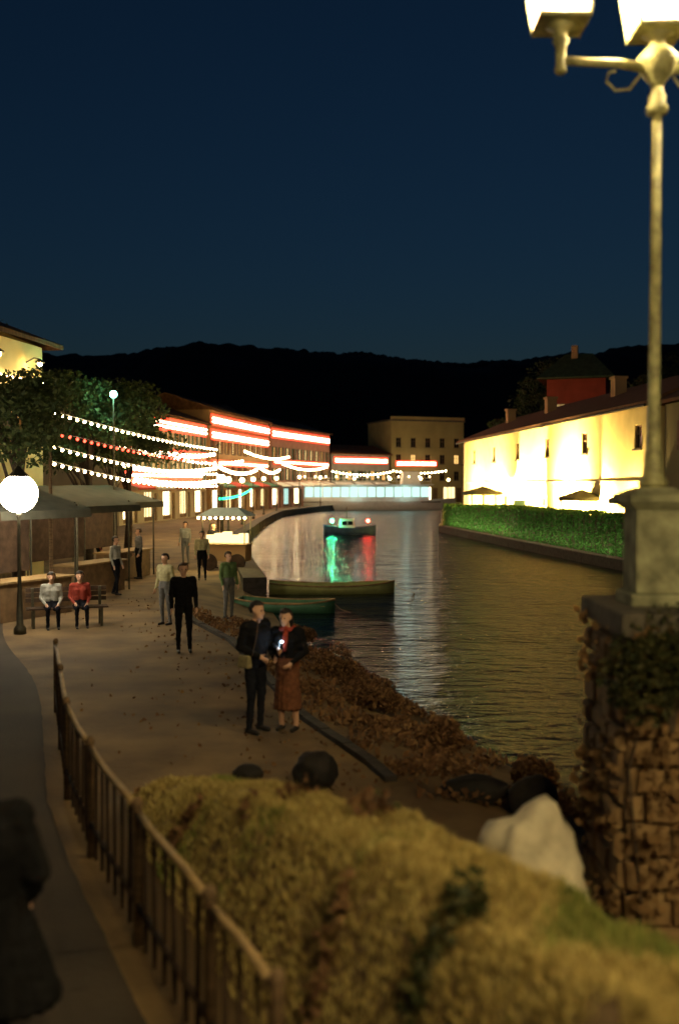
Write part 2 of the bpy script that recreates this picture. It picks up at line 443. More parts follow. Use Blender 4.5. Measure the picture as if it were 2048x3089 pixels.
# hills
for name, d0, amp, ph in (('hills', 420, 1.0, 0.0), ('hills', 620, 1.25, 4.0)):
    hv, hf = [], []
    NX, NY = 520, 14
    for j in range(NY):
        for i in range(NX):
            u = i / (NX - 1); px = -900 + 4000 * u
            x = (px - 1024) / F * d0 * 1.15
            crest = np.interp(px, [-900, 0, 330, 650, 1000, 1300, 1650, 1900, 2300, 3100], [940, 1020, 1092, 1085, 1082, 1095, 1085, 1060, 1040, 980])
            h = (1455 - crest) / F * d0 * (0.97 + 0.03 * amp) + EYE
            t = j / (NY - 1)
            z = -2 + (h + 2) * math.sin(t * PI / 2) ** 1.2
            z += (mnoise.noise(Vector((x * 0.03, t * 4, ph))) * 4 + mnoise.noise(Vector((x * 0.13, t * 9, ph))) * 1.6 + mnoise.noise(Vector((x * 0.45, t * 30, ph))) * 1.5) * t
            hv.append((x, d0 - 190 + 190 * t + 40 * mnoise.noise(Vector((x * .01, ph, 0))), z))
    for j in range(NY - 1):
        for i in range(NX - 1):
            a = j * NX + i; hf.append((a, a + 1, a + NX + 1, a + NX))
    MB().add(hv, hf).build(name, 'hill', smooth=True)['kind'] = 'structure'

# ================================================================== buildings
def wall_with_openings(L, H, ops, reveal=0.18):
    """front wall in the plane y = 0 with holes and their reveals"""
    xs = sorted({0, L, *[o[0] for o in ops], *[o[1] for o in ops]}); zs = sorted({0, H, *[o[2] for o in ops], *[o[3] for o in ops]})
    m = MB()
    for i in range(len(xs) - 1):
        for k in range(len(zs) - 1):
            cx, cz = (xs[i] + xs[i+1]) / 2, (zs[k] + zs[k+1]) / 2
            if any(o[0] < cx < o[1] and o[2] < cz < o[3] for o in ops): continue
            m.add([(xs[i],0,zs[k]),(xs[i+1],0,zs[k]),(xs[i+1],0,zs[k+1]),(xs[i],0,zs[k+1])], [(0,1,2,3)])
    for x0, x1, z0, z1 in [o[:4] for o in ops]:
        r = reveal
        m.add([(x0,0,z0),(x1,0,z0),(x1,r,z0),(x0,r,z0)], [(0,1,2,3)]); m.add([(x0,0,z1),(x1,0,z1),(x1,r,z1),(x0,r,z1)], [(3,2,1,0)])
        m.add([(x0,0,z0),(x0,r,z0),(x0,r,z1),(x0,0,z1)], [(0,1,2,3)]); m.add([(x1,0,z0),(x1,r,z0),(x1,r,z1),(x1,0,z1)], [(3,2,1,0)])
    return m

def add_window(root, x0, x1, z0, z1, pane, frame='frame_wood', shutters=None, sill=True, bars=True):
    t = 0.06
    m = MB().box(x0,0.06,z0,x0+t,0.14,z1).box(x1-t,0.06,z0,x1,0.14,z1).box(x0+t,0.06,z0,x1-t,0.14,z0+t).box(x0+t,0.06,z1-t,x1-t,0.14,z1)
    if bars:
        xm = (x0+x1)/2; m.box(xm-0.025,0.07,z0+t,xm+0.025,0.13,z1-t)
        zm = z0+(z1-z0)*0.62; m.box(x0+t,0.08,zm-0.02,xm-0.025,0.12,zm+0.02).box(xm+0.025,0.08,zm-0.02,x1-t,0.12,zm+0.02)
    w = m.build('window', frame, root)
    MB().box(x0+0.02,0.145,z0+0.02,x1-0.02,0.165,z1-0.02).build('pane', pane, w)
    if sill: MB().box(x0-0.1,-0.1,z0-0.08,x1+0.1,0.05,z0-0.003).build('sill', 'quay_stone', w)
    if shutters:
        wd = (x1-x0)*0.5
        for a in (x0-wd-0.03, x1+0.03):
            MB().box(a,-0.05,z0,a+wd,-0.008,z1).build('shutter', shutters, w)

def gable_roof(root, L, D, H, rise, over, material='tile', hip=0.0):
    o = over
    v = [(-o,-o,H-0.02),(L+o,-o,H-0.02),(L+o,D+o,H-0.02),(-o,D+o,H-0.02),(-o+hip*(L+2*o),D/2,H+rise),(L+o-hip*(L+2*o),D/2,H+rise)]
    v2 = [(p[0],p[1],p[2]+0.16) for p in v]
    f = [(0,1,5,4),(2,3,4,5),(1,2,5),(3,0,4)]
    g = [(6,7,11,10),(8,9,10,11),(7,8,11),(9,6,10)]
    return MB().add(v+v2, [tuple(reversed(q)) for q in f] + g + [(0,1,7,6),(1,2,8,7),(2,3,9,8),(3,0,6,9)]).build('roof', material, root)

def house(name, label, A, B, z0, H, D, wall, ops, roof='tile', rise=2.0, over=0.5, hip=0.0, group=None, gables=True):
    """ops: (x0, x1, z0, z1, kind, pane, shutters)"""
    A, B = Vector((A[0], A[1], z0)), Vector((B[0], B[1], z0))
    d = B - A; L = d.length
    root = thing(name, label, 'building', A, math.atan2(d.y, d.x), group)
    m = wall_with_openings(L, H, [o[:4] for o in ops])
    m.add([(L,0,0),(L,D,0),(L,D,H),(L,0,H),(0,D,0),(0,0,0),(0,0,H),(0,D,H)], [(0,1,2,3),(4,5,6,7),(1,4,7,2)])
    if gables and hip == 0 and rise > 0.3:
        m.add([(0.02,0.02,H),(0.02,D-0.02,H),(0.02,D/2,H+rise-0.05),(L-0.02,0.02,H),(L-0.02,D-0.02,H),(L-0.02,D/2,H+rise-0.05)], [(0,2,1),(3,4,5)])
    m.build('wall', wall, root)
    for op in ops:
        x0, x1, a, b, kind, pane, sh = op
        if kind == 'window': add_window(root, x0, x1, a, b, pane, shutters=sh)
        elif kind == 'shop':
            w = MB().box(x0,0.08,a,x0+0.08,0.16,b).box(x1-0.08,0.08,a,x1,0.16,b).box(x0+0.08,0.08,b-0.1,x1-0.08,0.16,b).box(x0+0.08,0.08,a,x1-0.08,0.16,a+0.35)
            for k in range(1, 3):
                xm = x0+(x1-x0)*k/3; w.box(xm-0.03,0.09,a+0.35,xm+0.03,0.15,b-0.1)
            w = w.build('shop_window', 'frame_wood', root)
            MB().box(x0+0.05,0.165,a+0.3,x1-0.05,0.178,b-0.05).build('pane', pane, w)
        else:
            dr = MB().box(x0+0.02,0.1,a+0.02,x1-0.02,0.16,b-0.02).box(x0+0.15,0.085,a+0.25,x1-0.15,0.099,a+0.95).box(x0+0.15,0.085,a+1.1,x1-0.15,0.099,b-0.2).build('door', pane, root)
            MB().ball((x1-0.16,0.06,a+1.05),0.045,8,5).build('handle','iron',dr)
    if rise > 0.3: gable_roof(root, L, D, H, rise, over, roof, hip)
    else:
        MB().box(-0.2,-0.25,H,L+0.2,D+0.2,H+0.25).build('roof', 'quay_stone', root)
        MB().box(-0.1,-0.15,H+0.25,L+0.1,0.1,H+0.75).build('parapet', wall, root)
    return root, L

# ---- the flood-lit yellow house on the far right bank
A, B = (11.3, 90.3), (14.46, 46.0)
LH = math.hypot(B[0]-A[0], B[1]-A[1])
def along(d): return (90.3 - d) / 44.3 * LH
ops = []
for d in (47.9, 56.0, 63.5, 71.0, 78.5, 86.0):
    x = along(d); ops.append((x-0.45, x+0.45, 5.1, 6.25, 'window', 'dark_glass', None))
for d, w in ((54.6, 0.75), (68.2, 0.6), (82, 0.6)):
    x = along(d); ops.append((x-w, x+w, 0.1, 2.7, 'door', 'frame_wood', None))
for d in (49.2, 60.5, 64.4, 74.5, 78, 87):
    x = along(d); ops.append((x-0.6, x+0.6, 1.0, 2.5, 'window', 'lit_warm', None))
yh, L = house('yellow_house', 'long flood-lit yellow two storey house behind the hedge across the water', A, B, BANK_Z, 6.9+0.18, 10, 'yellow_wall', ops, rise=2.2, over=0.55)
MB().tube([(-0.6,-0.66,7.0),(L+0.6,-0.66,7.0)],0.07,8).build('gutter','iron',yh)
MB().box(0,-0.06,3.35,L,-0.004,3.55).build('string_course','cream_wall',yh)
for x in (3.2, 15.5, 30.0, 41.5):
    MB().box(x,3.0,8.0,x+0.8,3.7,9.7).box(x-0.08,2.92,9.7,x+0.88,3.78,9.85).build('chimney','ochre_wall',yh)
for x in (0.35, L-0.35):
    MB().box(x-0.33,-0.07,0,x+0.33,-0.005,6.98).build('pilaster','cream_wall',yh)
FL = ['nearest the lamp post','second from the lamp post','third from the lamp post, the brightest','fourth from the lamp post','fifth from the lamp post','sixth from the lamp post','at the far end of the hedge']
for k, (d, pw) in enumerate(((48.3, 12000), (53.2, 30000), (58.5, 90000), (64.5, 38000), (70.5, 22000), (77.0, 16000), (84.5, 14000))):
    p = yh.matrix_basis @ Vector((along(d), -float(np.interp(d, [48, 53, 58, 64, 70, 77, 85], [1.0, 1.2, 1.5, 1.9, 2.3, 2.6, 3.0])), 0))
    t = thing('floodlight', 'floodlight behind the hedge washing the yellow house, ' + FL[k], 'floodlight', p, yh.rotation_euler.z, 'floodlights of the yellow house')
    MB().box(-0.2,-0.12,0,0.2,0.12,0.04).tube([(0,0,0.04),(0,0,0.9)],0.03,6).build('stand','iron',t)
    hd0 = MB().taper(0,0.02,0.9,0.16,0.08,1.2,0.2,0.1).build('housing','iron',t)
    MB().box(-0.15,0.122,0.95,0.15,0.13,1.17).build('lens','globe_yellow',hd0)
    lamp('floodlight_beam', t, (0,0.22,1.08), pw, (1.0,0.70,0.24), 0.12, 150, (R(105),0,0))

# ---- dim neighbour to the right of it, behind the lamp post
L2 = math.hypot(0.5, 13)
ops = [(2.0,3.0,4.9,6.2,'window','lit_dim','brown_shutter'),(6.0,7.0,4.9,6.2,'window','dark_glass','brown_shutter'),(9.8,10.8,4.9,6.2,'window','dark_glass','brown_shutter'),(2.0,3.1,1.0,2.5,'window','lit_warm',None),(5.8,7.0,0.05,2.6,'door','frame_wood',None),(9.6,10.8,1.0,2.5,'window','dark_glass',None)]
nb, _ = house('village_house', 'dim olive house right of the flood-lit house, behind the lamp post', (14.75,45.3), (15.6,32.0), BANK_Z, 7.0, 9, 'olive_wall', ops, rise=2.3, over=0.5)

# ---- red house with a green roof up on the slope
ops = [(1.0,2.0,8.0,9.5,'window','lit_dim','shutter'),(3.6,4.6,8.0,9.5,'window','dark_glass','shutter'),(1.0,2.0,4.6,6.0,'window','dark_glass','shutter'),(3.6,4.6,4.6,6.0,'window','dark_glass','shutter')]
rh, _ = house('hillside_house', 'red house with green pitched roof rising above the yellow house', (23.0,111), (29.0,109), 2.5, 12.2, 7, 'red_wall', ops, roof='green_roof', rise=3.0, over=1.0, hip=0.32)
MB().box(2.4,2.6,14.2,3.1,3.3,16.2).build('chimney','ochre_wall',rh)
lamp_root = None
MB().add([(16,100,BANK_Z+0.01),(60,96,BANK_Z+0.01),(80,150,9),(18,150,6),(21,108,2.8),(34,106,3.0)],[(0,1,5,4),(4,5,2,3)]).build('hillside','soil')['kind']='structure'

# ---- the far row along the curve of the water
def row_house(name, label, A, B, H, D, wall, floors, lit, shop_pane, roofkw, seed, shutters='shutter', step=2.4):
    rnd = random.Random(seed)
    L = math.hypot(B[0]-A[0], B[1]-A[1])
    n = max(2, int(L / step)); ops = []
    gap = L / n
    for f in range(1, floors):
        zb = 3.6 + (f-1) * 2.7
        if zb + 1.9 > H: break
        for k in range(n):
            c = gap * (k + 0.5)
            p = rnd.random()
            pane = ('lit_warm' if p < lit*0.5 else 'lit_amber' if p < lit else 'dark_glass')
            ops.append((c-0.45, c+0.45, zb, zb+1.5, 'window', pane, shutters))
    ns = max(1, int(L / 4.2)); g2 = L / ns
    for k in range(ns):
        c = g2 * (k + 0.5)
        ops.append((c-1.5, c+0.7, 0.1, 2.6, 'shop', shop_pane[k % len(shop_pane)], None))
        ops.append((c+0.95, c+1.8, 0.05, 2.4, 'door', 'frame_wood', None))
    root, L = house(name, label, A, B, 0.0, H, D, wall, ops, **roofkw)
    return root, L, ns
def awning(root, x0, x1, z, out, material):
    n = max(2, int((x1-x0)/0.5)); m = MB()
    for k in range(n):
        a, b = x0+(x1-x0)*k/n, x0+(x1-x0)*(k+1)/n
        m.add([(a,-0.01,z),(b,-0.01,z),(b,-out,z-0.45),(a,-out,z-0.45),(b,-out-0.01,z-0.62),(a,-out-0.01,z-0.62)],[(0,3,2,1),(3,5,4,2)])
    return m.build('awning', material, root)
def sign(root, x0, x1, z, h=0.9, tube='tube_white', board='red_halo', out=0.12, lines=(0.62, 0.3)):  # added glowing boards and tubes imitate red halation around streaked lamps
    b = MB().box(x0,-out,z,x1,-0.006,z+h).build('halo_board', board, root)
    for t in lines:
        MB().tube([(x0+0.25,-out-0.06,z+h*t),(x1-0.25,-out-0.06,z+h*t)],0.085,8).build('light_tube', tube, b)
    return b
def added_string(label, a, b, n, sag, material, r=0.07, group='added light strings on the far quay'):  # added bulbs standing in for smeared light trails
    a, b = Vector(a), Vector(b)
    root = thing('added_lights', label, 'string lights', a, 0, group)
    P = [(b-a)*t + Vector((0,0,-4*sag*t*(1-t))) for t in [i/24 for i in range(25)]]
    MB().tube(P,0.012,5).build('cable','plastic_black',root)
    me = None
    for k in range(n):
        t = (k+0.5)/n; p = (b-a)*t + Vector((0,0,-4*sag*t*(1-t)-r-0.02))
        if me is None:
            o = MB().ball((0,0,0),r,8,6).build('bulb', material, root); me = o.data
        else:
            o = bpy.data.objects.new('bulb', me); COL.objects.link(o); o.parent = root
        o.location = p
    return root

row = []
r2, L, ns = row_house('shop_house', 'cream waterfront house with added red glow boards, leftmost in the far row', (-16.7,75.5), (-13.2,99.0), 9.0, 9, 'cream_wall', 3, 0.7, ['lit_bright','lit_warm'], dict(rise=1.8, over=0.5, group='waterfront houses of the far row'), 3)
sign(r2, 0.6, L-0.3, 7.75, 1.15)
for k in range(ns): awning(r2, L/ns*k+0.3, L/ns*(k+1)-0.3, 3.35, 1.4, ['canvas_red','canvas_white'][k%2])
sign(r2, 1.0, L-2.0, 3.5, 0.75, 'tube_warm', 'red_halo', 0.1, (0.5,))
sign(r2, 0.5, L-0.5, 5.5, 0.7, 'tube_white', 'red_halo', 0.1, (0.5,))
r3, L, ns = row_house('shop_house', 'ochre waterfront house with two stacked added red glow boards', (-13.0,100), (-8.8,124), 10.6, 9, 'ochre_wall', 3, 0.7, ['lit_bright','lit_warm','lit_bright'], dict(rise=1.6, over=0.4, group='waterfront houses of the far row'), 5, 'brown_shutter')
sign(r3, 0.3, L-0.6, 7.6, 1.1); sign(r3, 0.4, L-0.2, 9.1, 1.1)
for k in range(ns): awning(r3, L/ns*k+0.3, L/ns*(k+1)-0.3, 3.35, 1.4, ['canvas_green','canvas_red'][k%2])
sign(r3, 0.6, L-1.0, 5.0, 0.6, 'tube_warm', 'red_halo', 0.1, (0.5,))
r4, L, ns = row_house('shop_house', 'rose waterfront house with one long added red glow board under its eaves', (-8.6,125), (-1.5,150), 10.4, 9, 'rose_wall', 3, 0.6, ['lit_bright','lit_cool'], dict(rise=1.6, over=0.4, group='waterfront houses of the far row'), 8)
sign(r4, 0.2, L-0.5, 8.9, 1.2)
for k in range(ns): awning(r4, L/ns*k+0.3, L/ns*(k+1)-0.3, 3.35, 1.4, 'canvas_white')
sign(r4, 1.0, L-1.0, 5.6, 0.6, 'tube_warm', 'red_halo', 0.1, (0.5,))
r5, L, ns = row_house('shop_house', 'low grey waterfront house with bright lit shop windows at the water end', (-1.2,151), (8.0,160), 7.6, 8, 'grey_wall', 3, 0.8, ['lit_bright','lit_bright','lit_cool'], dict(rise=1.5, over=0.4, group='waterfront houses of the far row'), 11)
sign(r5, 0.5, L-0.5, 6.2, 1.0)
for k in range(ns): awning(r5, L/ns*k+0.3, L/ns*(k+1)-0.3, 3.35, 1.2, 'canvas_white')
r6, L, ns = row_house('shop_house', 'tall dim olive house closing the far row beside the yellow house', (8.3,160.5), (20.5,165), 13.2, 10, 'olive_block', 5, 0.15, ['lit_warm','lit_bright'], dict(rise=0.0, over=0.3, group='waterfront houses of the far row'), 13, None)
sign(r6, 0.8, L*0.62, 5.9, 0.9)

# ---- near left house with lit facade
ops = [(1.0,2.0,4.6,6.2,'window','lit_warm','brown_shutter'),(4.0,5.0,4.6,6.2,'window','dark_glass','brown_shutter'),(7.2,8.2,4.6,6.2,'window','lit_amber','brown_shutter'),(1.0,3.2,0.1,2.7,'shop','lit_bright',None),(4.4,5.4,0.05,2.5,'door','frame_wood',None),(6.2,8.2,0.1,2.7,'shop','lit_warm',None)]
lh, L = house('corner_house', 'yellow lit house with tiled roof at the left edge behind the trees', (-11.9,25.5), (-10.4,35.0), 0.0, 8.0, 8, 'yellow_wall', ops, rise=1.7, over=0.55)
for x in (2.3, 5.6, 8.4):
    b = MB().tube([(x,-0.002,7.35),(x,-0.3,7.5),(x,-0.5,7.45)],0.025,6).lathe([(0.03,0),(0.15,-0.08),(0.17,-0.13),(0.13,-0.14)],x,-0.5,7.46,10).build('wall_lamp','iron',lh)
    MB().ball((x,-0.5,7.28),0.08,8,6).build('bulb','globe_yellow',b)
    lamp('wall_lamp_light', lh, (x,-0.5,7.15), 18, (1.0,0.72,0.30), 0.08)
MB().tube([(0.1,-0.08,6.75),(L-0.1,-0.08,6.75)],0.03,6).build('light_strip','tube_warm',lh)

# ---- darker houses behind the row, seen between roofs
for k,(A,B,H,lab) in enumerate((((-34,110),(-24,118),13.0,'dark tall house in the second row behind the leftmost shop house'),((-22,128),(-13,138),12.0,'dark house in the second row behind the ochre shop house'))):
    Lk = math.hypot(B[0]-A[0],B[1]-A[1]); ops=[]
    for f in range(3):
        for i in range(4):
            c = Lk*(i+0.5)/4; ops.append((c-0.5,c+0.5,3+f*3.0,4.5+f*3.0,'window',random.choice(['dark_glass','dark_glass','lit_dim']),'brown_shutter'))
    house('back_house', lab, A, B, 0.0, H, 8, 'grey_wall', ops, rise=2.0, over=0.4, group='houses of the second row')

# ================================================================== far right bank: hedge, terrace furniture
def bank_pt(d, off):             # a point on the right bank, off metres inland of the water's edge at distance d
    x = float(np.interp(d, [p[1] for p in RB], [p[0] for p in RB])); return x + off
hd = thing('hedge', 'long clipped green hedge along the far quay wall below the yellow house', 'hedge', (12.0, 43.0, BANK_Z))
pts = []
g = np.random.default_rng(3)
core = MB(); prev = None
for d in np.arange(33, 79.5, 0.75):
    ht = 1.95 + 0.12 * mnoise.noise(Vector((d * 0.5, 0, 0))) - 0.3 * sst(60, 80, d)
    x0, x1 = bank_pt(d, 0.45), bank_pt(d, 1.35)
    cur = [(x0+0.1-12, d-43, 0), (x0+0.1-12, d-43, ht-0.12), (x1-0.1-12, d-43, ht-0.12), (x1-0.1-12, d-43, 0)]
    if prev: core.add(prev+cur, [(0,4,5,1),(1,5,6,2),(2,6,7,3)])
    else: core.add(cur, [(0,1,2,3)])
    prev = cur
    n = 620 if d < 60 else 380
    f = g.random(n)
    dd = d + g.random(n) * 0.75
    front = f < 0.6
    zz = np.where(front, g.random(n) * ht, ht + g.normal(0, 0.05, n))
    xx = np.where(front, x0 + g.normal(0, 0.05, n), x0 + g.random(n) * 0.9)
    pts.append(np.stack([xx - 12, dd - 43, zz], 1))
core.build('twig_core', 'bark', hd)
leaf_cloud('foliage', np.concatenate(pts), 0.13, 'leaf_hedge', hd, seed=4)

ls = thing('light_strip', 'hidden strip light added along the quay edge to light the hedge', 'strip light', (12.0,43.0,BANK_Z+0.05))  # added light, screened from view, that brightens the hedge
for d0 in np.arange(36.5, 77.0, 2.25):
    a, b = Vector((bank_pt(d0,0.03)-12, d0-43, 0)), Vector((bank_pt(d0+2.2,0.03)-12, d0+2.2-43, 0)); n2 = Vector(((b-a).y, -(b-a).x, 0)).normalized()
    e = MB().add([tuple(p) for p in (a, b, b+n2*0.02, a+n2*0.02)]+[tuple(Vector(p)+Vector((0,0,0.11))) for p in (a, b, b+n2*0.02, a+n2*0.02)],[(0,1,5,4),(1,2,6,5),(2,3,7,6),(3,0,4,7),(4,5,6,7)]).build('shield','iron',ls)
    MB().add([tuple(p) for p in (a+n2*0.025+Vector((0,0,0.004)), b+n2*0.025+Vector((0,0,0.004)), b+n2*0.07+Vector((0,0,0.004)), a+n2*0.07+Vector((0,0,0.004)))],[(0,1,2,3)]).build('diffuser','fill_strip_green' if d0 > 60 else 'fill_strip_dim',e)

def parasol(label, loc, r, h, material):
    t = thing('parasol', label, 'parasol', loc, 0.3, 'parasols on the terrace')
    MB().lathe([(0.3,0),(0.3,0.06),(0.06,0.09)],n=14).build('base','iron',t)
    MB().tube([(0,0,0.08),(0,0,h+0.1)],0.03,8).build('pole','frame_wood',t)
    m = MB(); n = 8
    for k in range(n):
        a, b = 2*PI*k/n, 2*PI*(k+1)/n; mid = (a+b)/2
        m.add([(0,0,h+0.42),(r*math.cos(a),r*math.sin(a),h),(0.96*r*math.cos(mid),0.96*r*math.sin(mid),h-0.03),(r*math.cos(b),r*math.sin(b),h)],[(0,1,2),(0,2,3)])
        m.add([(r*math.cos(a),r*math.sin(a),h),(0.96*r*math.cos(mid),0.96*r*math.sin(mid),h-0.03),(0.96*r*math.cos(mid),0.96*r*math.sin(mid),h-0.22),(r*math.cos(a),r*math.sin(a),h-0.2)],[(0,3,2,1)])
        m.add([(r*math.cos(b),r*math.sin(b),h),(0.96*r*math.cos(mid),0.96*r*math.sin(mid),h-0.03),(0.96*r*math.cos(mid),0.96*r*math.sin(mid),h-0.22),(r*math.cos(b),r*math.sin(b),h-0.2)],[(0,1,2,3)])
    m.build('canopy', material, t)
    for k in range(n):
        a = 2*PI*k/n; MB().tube([(0,0,h+0.36),(r*0.97*math.cos(a),r*0.97*math.sin(a),h-0.02)],0.012,5).build('rib','frame_wood',t)
    return t
for lab, px, d, z, r in (('dark parasol nearest the lamp post in front of the yellow house', 1925, 45.4, 2.55, 1.35),
                         ('dark parasol over the door at the middle of the yellow house', 1752, 54.3, 2.5, 1.25),
                         ('dark parasol at the far end of the hedge', 1455, 71.5, 2.6, 1.5)):
    p = at(px, 1455, d); parasol(lab, (p.x, p.y, BANK_Z), r, z+0.18, 'canvas_dark')
# pale menu boards behind the hedge
for lab, px, d, h in (('pale menu board beside the nearest parasol', 1908, 46.3, 2.35), ('pale menu board at the middle of the hedge', 1566, 64.0, 2.3)):
    p = at(px, 1455, d); t = thing('menu_board', lab, 'sign', (p.x, p.y, BANK_Z), R(25), 'menu boards on the terrace')
    MB().box(-0.38,-0.02,0.6,0.38,0.02,h).build('panel','teal_cloth',t)
    m = MB().box(-0.43,-0.03,0.55,-0.383,0.03,h+0.05).box(0.383,-0.03,0.55,0.43,0.03,h+0.05).box(-0.383,-0.03,h+0.002,0.383,0.03,h+0.05).box(-0.383,-0.03,0.55,0.383,0.03,0.598)
    m.build('frame','frame_wood',t)
    for s in (-0.41, 0.41): MB().box(s-0.02,-0.02,0,s+0.02,0.02,0.548).build('leg','frame_wood',t)

# ================================================================== three-lantern lamp post on its pier at the right
PX, PY = 2.58, 8.2
pier = thing('stone_pier', 'brown rubble stone pier below the lamp post and bush', 'wall', (2.2, 7.6, -1.0))
MB().box(0.06,0.06,-0.3,5.94,1.14,3.12).build('core','mortar',pier)
rr = random.Random(21)
def stones(face):
    z = 0.0
    while z < 3.1:
        hgt = min(rr.uniform(0.16, 0.27), 3.12 - z)
        if hgt < 0.08: break
        u = -rr.random()*0.2; end = 5.94 if face == 'front' else 1.08
        while u < end:
            w = rr.uniform(0.2, 0.46); a, b = max(u, 0.0)+0.012, min(u+w, end)-0.012; u += w
            if b - a < 0.06: continue
            pr = rr.uniform(0.0, 0.05); j = lambda: rr.uniform(-0.012, 0.012)
            z0, z1 = z+0.012, z+hgt-0.012; cx, cz = (a+b)/2, (z0+z1)/2; inset = 0.03
            outer = [(a+j(),z0+j()),(b+j(),z0+j()),(b+j(),z1+j()),(a+j(),z1+j())]
            inner = [(p[0]+(inset if p[0]<cx else -inset), p[1]+(inset if p[1]<cz else -inset)) for p in outer]
            if face == 'front': v = [(p[0],0.08,p[1]) for p in outer]+[(p[0],0.02-pr,p[1]) for p in outer]+[(p[0],-0.02-pr,p[1]) for p in inner]
            else: v = [(0.08,1.14-p[0],p[1]) for p in outer]+[(0.02-pr,1.14-p[0],p[1]) for p in outer]+[(-0.02-pr,1.14-p[0],p[1]) for p in inner]
            if face == 'front' and a > 2.2: continue
            MB().add(v,[(0,1,5,4),(1,2,6,5),(2,3,7,6),(3,0,4,7),(4,5,9,8),(5,6,10,9),(6,7,11,10),(7,4,8,11),(8,9,10,11)]).build('stone','rubble',pier)
        z += hgt
stones('front'); stones('side')
MB().box(-0.06,-0.08,3.122,6.0,1.22,3.3).build('coping','quay_stone',pier, bevel=0.02)

lp = thing('lamp_post', 'tall street lamp with three bright glass lanterns on a stone pedestal', 'street lamp', (PX, PY, 2.3))
ped = MB().box(-0.19,-0.19,0.1,0.19,0.19,0.78).build('pedestal','pedestal_stone',lp, bevel=0.012)
MB().box(-0.24,-0.24,0,0.24,0.24,0.098).build('plinth','pedestal_stone',ped, bevel=0.015)
MB().taper(0,0,0.782,0.2,0.2,0.84,0.25,0.25).box(-0.26,-0.26,0.842,0.26,0.26,0.9).taper(0,0,0.902,0.24,0.24,0.96,0.12,0.12).build('cap','pedestal_stone',ped)
MB().lathe([(0.11,0.955),(0.12,1.0),(0.085,1.06),(0.075,1.2),(0.058,1.3),(0.05,1.6),(0.042,4.02)],n=18).build('shaft','lamp_paint',lp,True)
MB().lathe([(0.05,3.98),(0.085,4.0),(0.09,4.05),(0.07,4.08),(0.075,4.14),(0.055,4.17),(0.05,4.22)],n=18).build('collar','lamp_paint',lp,True)
MB().lathe([(0.05,4.2),(0.06,4.24),(0.11,4.30),(0.16,4.38),(0.17,4.44),(0.12,4.5),(0.06,4.55),(0.07,4.6),(0.13,4.634)],n=18).build('hub','lamp_paint',lp,True)
for az in (190, 10, None):
    a = R(az or 0); ca, sa = math.cos(a), math.sin(a); RR = 0.83 if az is not None else 0.0
    P = lambda r, z: (r*ca, r*sa, z)
    if az is not None:
     arm = MB().tube([P(0.1,4.36),P(0.35,4.38),P(0.6,4.37),P(RR,4.37)],[0.042,0.036,0.034,0.034],10).build('arm','lamp_paint',lp,True)
     MB().tube([P(0.14,4.31),P(0.24,4.18),P(0.36,4.16),P(0.44,4.23),P(0.42,4.30),P(0.36,4.32)],0.013,6).build('scroll','lamp_paint',arm)
     MB().lathe([(0.03,4.26),(0.05,4.28),(0.04,4.34),(0.045,4.48),(0.07,4.52),(0.05,4.55),(0.06,4.6),(0.12,4.635)],RR*ca,RR*sa,0,14).build('socket','lamp_paint',arm,True)
    ln = MB()
    c = (RR*ca, RR*sa)
    w0, w1, z0, z1 = 0.19, 0.28, 4.66, 5.32
    ln.box(c[0]-w0-0.01,c[1]-w0-0.01,z0-0.025,c[0]+w0+0.01,c[1]+w0+0.01,z0)
    for sx in (-1,1):
        for sy in (-1,1):
            ln.tube([(c[0]+sx*w0,c[1]+sy*w0,z0),(c[0]+sx*w1,c[1]+sy*w1,z1)],0.013,6)
    for s in (-1,1):
        ln.tube([(c[0]-w1,c[1]+s*w1,z1),(c[0]+w1,c[1]+s*w1,z1)],0.016,6); ln.tube([(c[0]+s*w1,c[1]-w1,z1),(c[0]+s*w1,c[1]+w1,z1)],0.016,6)
        ln.tube([(c[0]-w0,c[1]+s*w0,z0),(c[0]+w0,c[1]+s*w0,z0)],0.014,6); ln.tube([(c[0]+s*w0,c[1]-w0,z0),(c[0]+s*w0,c[1]+w0,z0)],0.014,6)
    lantern = ln.build('lantern','lamp_paint',lp)
    e = 0.004
    gl = [[(-w0,-w0),(w0,-w0),(w1,-w1),(-w1,-w1)],[(w0,-w0),(w0,w0),(w1,w1),(w1,-w1)],[(w0,w0),(-w0,w0),(-w1,w1),(w1,w1)],[(-w0,w0),(-w0,-w0),(-w1,-w1),(-w1,w1)]]
    for q4 in gl:
        MB().add([(c[0]+p[0]*0.99,c[1]+p[1]*0.99,zz) for p,zz in zip(q4,(z0,z0,z1,z1))],[(0,1,2,3)]).build('glass_pane','lantern_glass',lantern)
    MB().taper(c[0],c[1],z1+0.02,0.32,0.32,z1+0.24,0.09,0.09).taper(c[0],c[1],z1+0.242,0.05,0.05,z1+0.4,0.01,0.01).build('lantern_roof','lamp_paint',lantern)
    MB().ball((c[0],c[1],4.95),0.075,12,8,1.5).build('bulb','lantern_bulb',lantern,True)
    lamp('lantern_light', lp, (c[0],c[1],4.96), 1500, (1.0,0.83,0.46), 0.1)

# bridge under the viewer, with an added unseen lamp post lighting the foreground
MB().box(-14,-7.5,0.2,14,1.0,1.7).build('bridge_deck','quay_stone')['kind'] = 'structure'
lp2 = copy_tree(lp); lp2.location = (2.4,-1.3,1.7); lp2.rotation_euler = (0,0,R(35)); lp2['label'] = 'unseen three-lantern lamp post added behind the viewpoint to light the foreground'
fill_light = None
for ch in lp2.children:
    if ch.type == 'LIGHT':
        if fill_light is None: fill_light = ch.data.copy(); fill_light.energy = 3200
        ch.data = fill_light
lp['group'] = lp2['group'] = 'lamp posts of the bridge'

